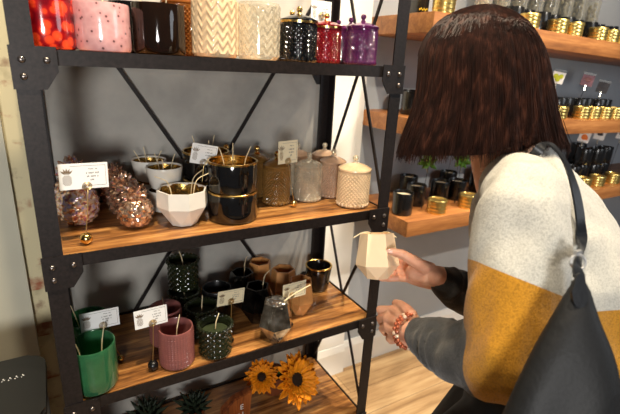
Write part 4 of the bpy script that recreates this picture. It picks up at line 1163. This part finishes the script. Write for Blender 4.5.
hem = ((-1.0000, 10.4375), (-0.8000, 10.2500), (-0.5000, 10.0000), (-0.2500, 9.7500), (0.0000, 9.2500), (0.1800, 8.8125), (0.4000, 8.5625), (0.7000, 8.8125), (1.0000, 9.2500))
def end_u(th):
    x = cos(th)
    for (x0, y0), (x1, y1) in zip(hem, hem[1:]):
        if x <= x1: y = y0 + (y1 - y0) * (x - x0) / (x1 - x0); break
    if sin(th) > 0: y += (10.1250 - y) * min(1, sin(th) * 1.5)
    return y
thF = math.atan2(Fv.dot(FWH), Fv.dot(CRH))
def gap(th, u):
    d = (th - thF + .14 + pi) % (2 * pi) - pi
    return abs(d) < .40 and u > 5.3043
bm = BM(); nth, nu = 72, 40
grid = []
for i in range(nu + 1):
    row = []
    for j in range(nth):
        th = 2 * pi * j / nth; ue = end_u(th) - .15; u = ue * (i / nu) ** 1.0
        row.append((bm.verts.new(hp(u, th, .965)), th, u))
    grid.append(row)
for a, b in zip(grid, grid[1:]):
    for j in range(nth):
        q = (a[j], a[(j + 1) % nth], b[(j + 1) % nth], b[j])
        if gap(q[0][1], q[2][2]): continue
        bm.faces.new([x[0] for x in q])
bm.faces.new([x[0] for x in grid[0]])
bmesh.ops.delete(bm, geom=[v for v in bm.verts if not v.link_faces], context='VERTS')
M['hair_base'] = plain('hair_under_layer', lin(40, 22, 17), .8, 0, .12, .3, 60, scl=(1, 1, .15))
hair = pchild('hair', bm, M['hair_base'])
sd = hair.modifiers.new('thickness', 'SOLIDIFY'); sd.thickness = .006; sd.offset = -1
rnd = random.Random(11); bm = BM()
NS = 3200
for s in range(NS):
    th = rnd.uniform(0, 2 * pi)
    ue = end_u(th) + rnd.gauss(0, .22); u0 = rnd.choice([.05, .1, .1, .2, .4, .8, 1.5, 2.5]) * rnd.uniform(.6, 1.2)
    if gap(th, 7): ue = min(ue, 5.2174)
    k0 = rnd.uniform(.972, 1.004); wob = rnd.uniform(-.10, .10); ph = rnd.uniform(0, 6.28); fly = rnd.random() < .05
    n = 12; rows = []; r0 = rnd.uniform(.0007, .0014)
    cl = .05 * sin(th * 23) + .03 * sin(th * 51 + 1)
    prev = None
    pts = []
    for i in range(n + 1):
        t = i / n; u = u0 + (max(ue, u0 + .5) - u0) * t
        thh = th + (wob + cl) * t * t + .012 * sin(ph + 5 * t)
        k = k0 + .018 * sin(ph + 3 * t) * t + (.035 * t * t if fly else 0) + .02 * sin(th * 17 + 2) * t
        pts.append(hp(min(u, len(rings) - 1.001), thh, k))
    for i, p in enumerate(pts):
        tn = (pts[min(i + 1, n)] - pts[max(i - 1, 0)]).normalized(); a = tn.orthogonal().normalized(); b = tn.cross(a)
        r = r0 * (1 - .7 * (i / n) ** 3)
        rows.append([bm.verts.new(p + (a * cos(q) + b * sin(q)) * r) for q in (0, 2.094, 4.189)])
    for a, b in zip(rows, rows[1:]):
        for j in range(3): bm.faces.new((a[j], a[(j + 1) % 3], b[(j + 1) % 3], b[j]))
st = pchild('hair_strands', bm, M['hair'])

# ------------------------------------------------------------------ held candle
M['pale_glass'] = plain('peach_frosted_glass', lin(250, 222, 184), .3, 0, .5, .03, 30, coat=.4)
cc = V((0.5764, 0.6662, 0.9981))
hc = faceted('faceted_candle', 'peach faceted candle held up in the hand of the person', 'candle', cc, .0475, .098, M['pale_glass'], n=6, rim_k=.76, base_k=.52, belly=.30, wax='pale_wax', fill=.8, wicks=0, rot=0)
axd = V((.10, .30, .95)).normalized()
qd = V((0, 0, 1)).rotation_difference(axd)
hc.rotation_mode = 'XYZ'; hc.rotation_euler = (qd.to_matrix() @ Matrix.Rotation(.36, 3, 'Z')).to_euler()
qi = qd.to_matrix() @ Matrix.Rotation(.36, 3, 'Z'); qi = qi.transposed()
def wick_w(a, pts):
    wick_part(hc, a, [qi @ V(p) for p in pts], .0014)
cr = V((0.8671, -0.4956, 0.0500)); cu = V((0.1148, 0.2965, 0.9481))
wick_w((-.018, 0, .08), [cr * -.0, cr * -.004 + cu * .019, cr * -.022 + cu * .020, cr * -.040 + cu * .010])
wick_w((.016, 0, .08), [cr * .0, cr * .004 + cu * .018, cr * .020 + cu * .018, cr * .034 + cu * .008])

# ------------------------------------------------------------------ shoulder bag
M['bag'] = plain('black_bag_leather', lin(22, 23, 25), .58, 0, .35, .2, 220, .25)
M['strap'] = plain('black_strap_leather', lin(26, 28, 32), .4, 0, .45, .15, 160, .2)
apex = V((0.5691, 0.2644, 1.1842))
bag = thing('shoulder_bag', 'black slouchy leather shoulder bag hanging at the side of the person', 'bag', V((0.5405, 0.2024, 0.8898)))
sections = (((0.5478, 0.2557, 1.1988), 0.0075, 0.0096), ((0.5437, 0.2510, 1.1866), 0.0149, 0.0128), ((0.5320, 0.2410, 1.1554), 0.0284, 0.0208), ((0.5242, 0.2312, 1.1177), 0.0470, 0.0288), ((0.5169, 0.2216, 1.0751), 0.0645, 0.0352), ((0.5113, 0.2127, 1.0307), 0.0800, 0.0400), ((0.5078, 0.2019, 0.9781), 0.0910, 0.0432), ((0.5059, 0.1915, 0.9227), 0.0897, 0.0400), ((0.5072, 0.1865, 0.8926), 0.0751, 0.0272))
bm = BM()
loft(bm, [(V(c), w_, t_, V((0.8671, -0.4956, 0.0500)), V((0.4847, 0.8164, -0.3140))) for c, w_, t_ in sections], 36)
bg = fuse(bm, .006, 4)
for v in bg.verts:
    q = (v.co - apex); l = q.dot(V((0.8671, -0.4956, 0.0500))); d = -q.z
    v.co += V((-0.4847, -0.8164, 0.3140)) * (.004 * sin(l * 60 + d * 14) * min(1, d / .1))
bo = wpart('body', bg, M['bag'], bag)
for p in bo.data.polygons: p.use_smooth = True
bm = BM()
tabc = V((0.5278, 0.2412, 1.1939))
prism(bm, [tabc + cr * (8.2 * .551 / 440) * cos(a) * (1 if sin(a) < 0 else .75) + cu * (17 * .551 / 440) * sin(a) for a in frange(0, 2 * pi, 26)[:-1]], V((0.4847, 0.8164, -0.3140)), .004)
wpart('leather_tab', bm, M['strap'], bag)
pxs = [V(p) for p in ((0.6759, 0.4575, 1.3162), (0.6942, 0.4495, 1.3236), (0.7130, 0.4382, 1.3231), (0.7078, 0.4135, 1.3147), (0.6888, 0.3806, 1.2954), (0.6640, 0.3486, 1.2695), (0.6353, 0.3190, 1.2437), (0.6141, 0.2984, 1.2211))]
cp, cn = [], []
cam_v = V((0, 0, 1.44))
for p in pxs:
    d = (p - cam_v).normalized(); h_ = swt.ray_cast(cam_v + base * 0, d)
    loc, nor = h_[0], h_[1]
    if loc is None or (loc - p).length > .12:
        loc, nor, _, _ = swt.find_nearest(p)
    if nor.dot(d) > 0: nor = -nor
    cp.append(loc + nor * .006 - d * .006); cn.append(nor)
for _ in range(30):
    for i in range(1, len(cp) - 1):
        a, b = (cp[i] - cam_v).length, (cp[i - 1].lerp(cp[i + 1], .5) - cam_v).length
        if b < a: cp[i] = cam_v + (cp[i] - cam_v) * ((b * .9 + a * .1) / a)
front = swt.find_nearest(cp[0] + Fv * .05 - UP * .02)
cp = [front[0] + front[1] * .004] + cp; cn = [front[1]] + cn
cp += [V((0.5717, 0.2728, 1.2100)), V((0.5397, 0.2516, 1.2011))]; cn += [V((-0.4847, -0.8164, 0.3140))] * 2
bm = BM(); sp = spline(cp, 6); sn = spline(cn, 6)
strip(bm, sp, sn, .0165, .0032); strap = wpart('strap', bm, M['strap'], bag)
bm = BM(); rc = V((0.5611, 0.2683, 1.2140))
ring = [rc + cr * .0095 * cos(a) + cu * .0095 * sin(a) for a in frange(0, 2 * pi, 20)]
tube(bm, ring, .0017, 8); box(bm, rc + cu * .012, (.012, .004, .006))
M['silver'] = plain('brushed_silver', lin(205, 205, 205), .35, .6)
wpart('ring', bm, M['silver'], bag)

# ------------------------------------------------------------------ camera
cam = bpy.data.cameras.new('camera'); co = bpy.data.objects.new('camera', cam); COL.objects.link(co)
cam.sensor_width = 36; cam.lens = 36 * 440 / 620; cam.clip_start = .02
r_, u_, b_ = Vector((0.8671, -0.4956, 0.0500)), Vector((0.1148, 0.2965, 0.9481)), Vector((-0.4847, -0.8164, 0.3140))
co.matrix_world = Matrix(((r_.x, u_.x, b_.x, 0), (r_.y, u_.y, b_.y, 0), (r_.z, u_.z, b_.z, 1.44), (0, 0, 0, 1)))
cam.dof.use_dof = True; cam.dof.focus_distance = .98; cam.dof.aperture_fstop = 4.5
SC.camera = co

# ------------------------------------------------------------------ light
def spot(loc, aim, power, col=(1, .84, .62), size=70, blend=.6, rad=.03):
    l = bpy.data.lights.new('spot_lamp', 'SPOT'); l.energy = power; l.color = col
    l.spot_size = radians(size); l.spot_blend = blend; l.shadow_soft_size = rad
    o = bpy.data.objects.new('spot_lamp', l); COL.objects.link(o); o.location = loc
    o.rotation_euler = (Vector(aim) - Vector(loc)).to_track_quat('-Z', 'Y').to_euler()
def area(loc, aim, power, col, sx, sy):
    l = bpy.data.lights.new('area_lamp', 'AREA'); l.energy = power; l.color = col; l.shape = 'ELLIPSE'; l.size = sx; l.size_y = sy
    o = bpy.data.objects.new('area_lamp', l); COL.objects.link(o); o.location = loc
    o.rotation_euler = (Vector(aim) - Vector(loc)).to_track_quat('-Z', 'Y').to_euler()
spot((.10, .40, 2.75), (.15, .98, 1.0), 110)
spot((.68, .40, 2.75), (.6, .98, 1.0), 115)
spot((1.0, .42, 2.7), (.70, .60, 1.1), 26, size=60)
spot((1.20, .75, 2.7), (1.0, 1.46, 1.0), 130, size=70)
spot((1.9, .40, 2.7), (1.5, .9, .2), 110, size=75)
spot((2.2, -.8, 2.6), (1.75, 1.35, .45), 150, (1, .9, .76), size=50)
spot((2.3, .70, 2.7), (2.3, 1.3, .9), 55, size=90)
area((-.60, -1.35, 1.36), (.2, 1.25, 1.2), 36, (1, .98, .95), .45, .45)
area((2.6, -1.2, 1.8), (1.7, 1.4, .9), 12, (.88, .94, 1), 1.2, 1.2)
w = bpy.data.worlds.new('room_air'); SC.world = w; w.use_nodes = True
w.node_tree.nodes['Background'].inputs[0].default_value = (.75, .82, .95, 1); w.node_tree.nodes['Background'].inputs[1].default_value = .06

vs = SC.view_settings
SC.display_settings.display_device = 'sRGB'
vs.view_transform = 'Standard'; vs.look = 'None'; vs.gamma = 1; vs.use_curve_mapping = False; vs.exposure = 0.0
SC.cycles.use_denoising = True
SC.cycles.max_bounces = 8; SC.cycles.transparent_max_bounces = 16; SC.cycles.sample_clamp_indirect = 4
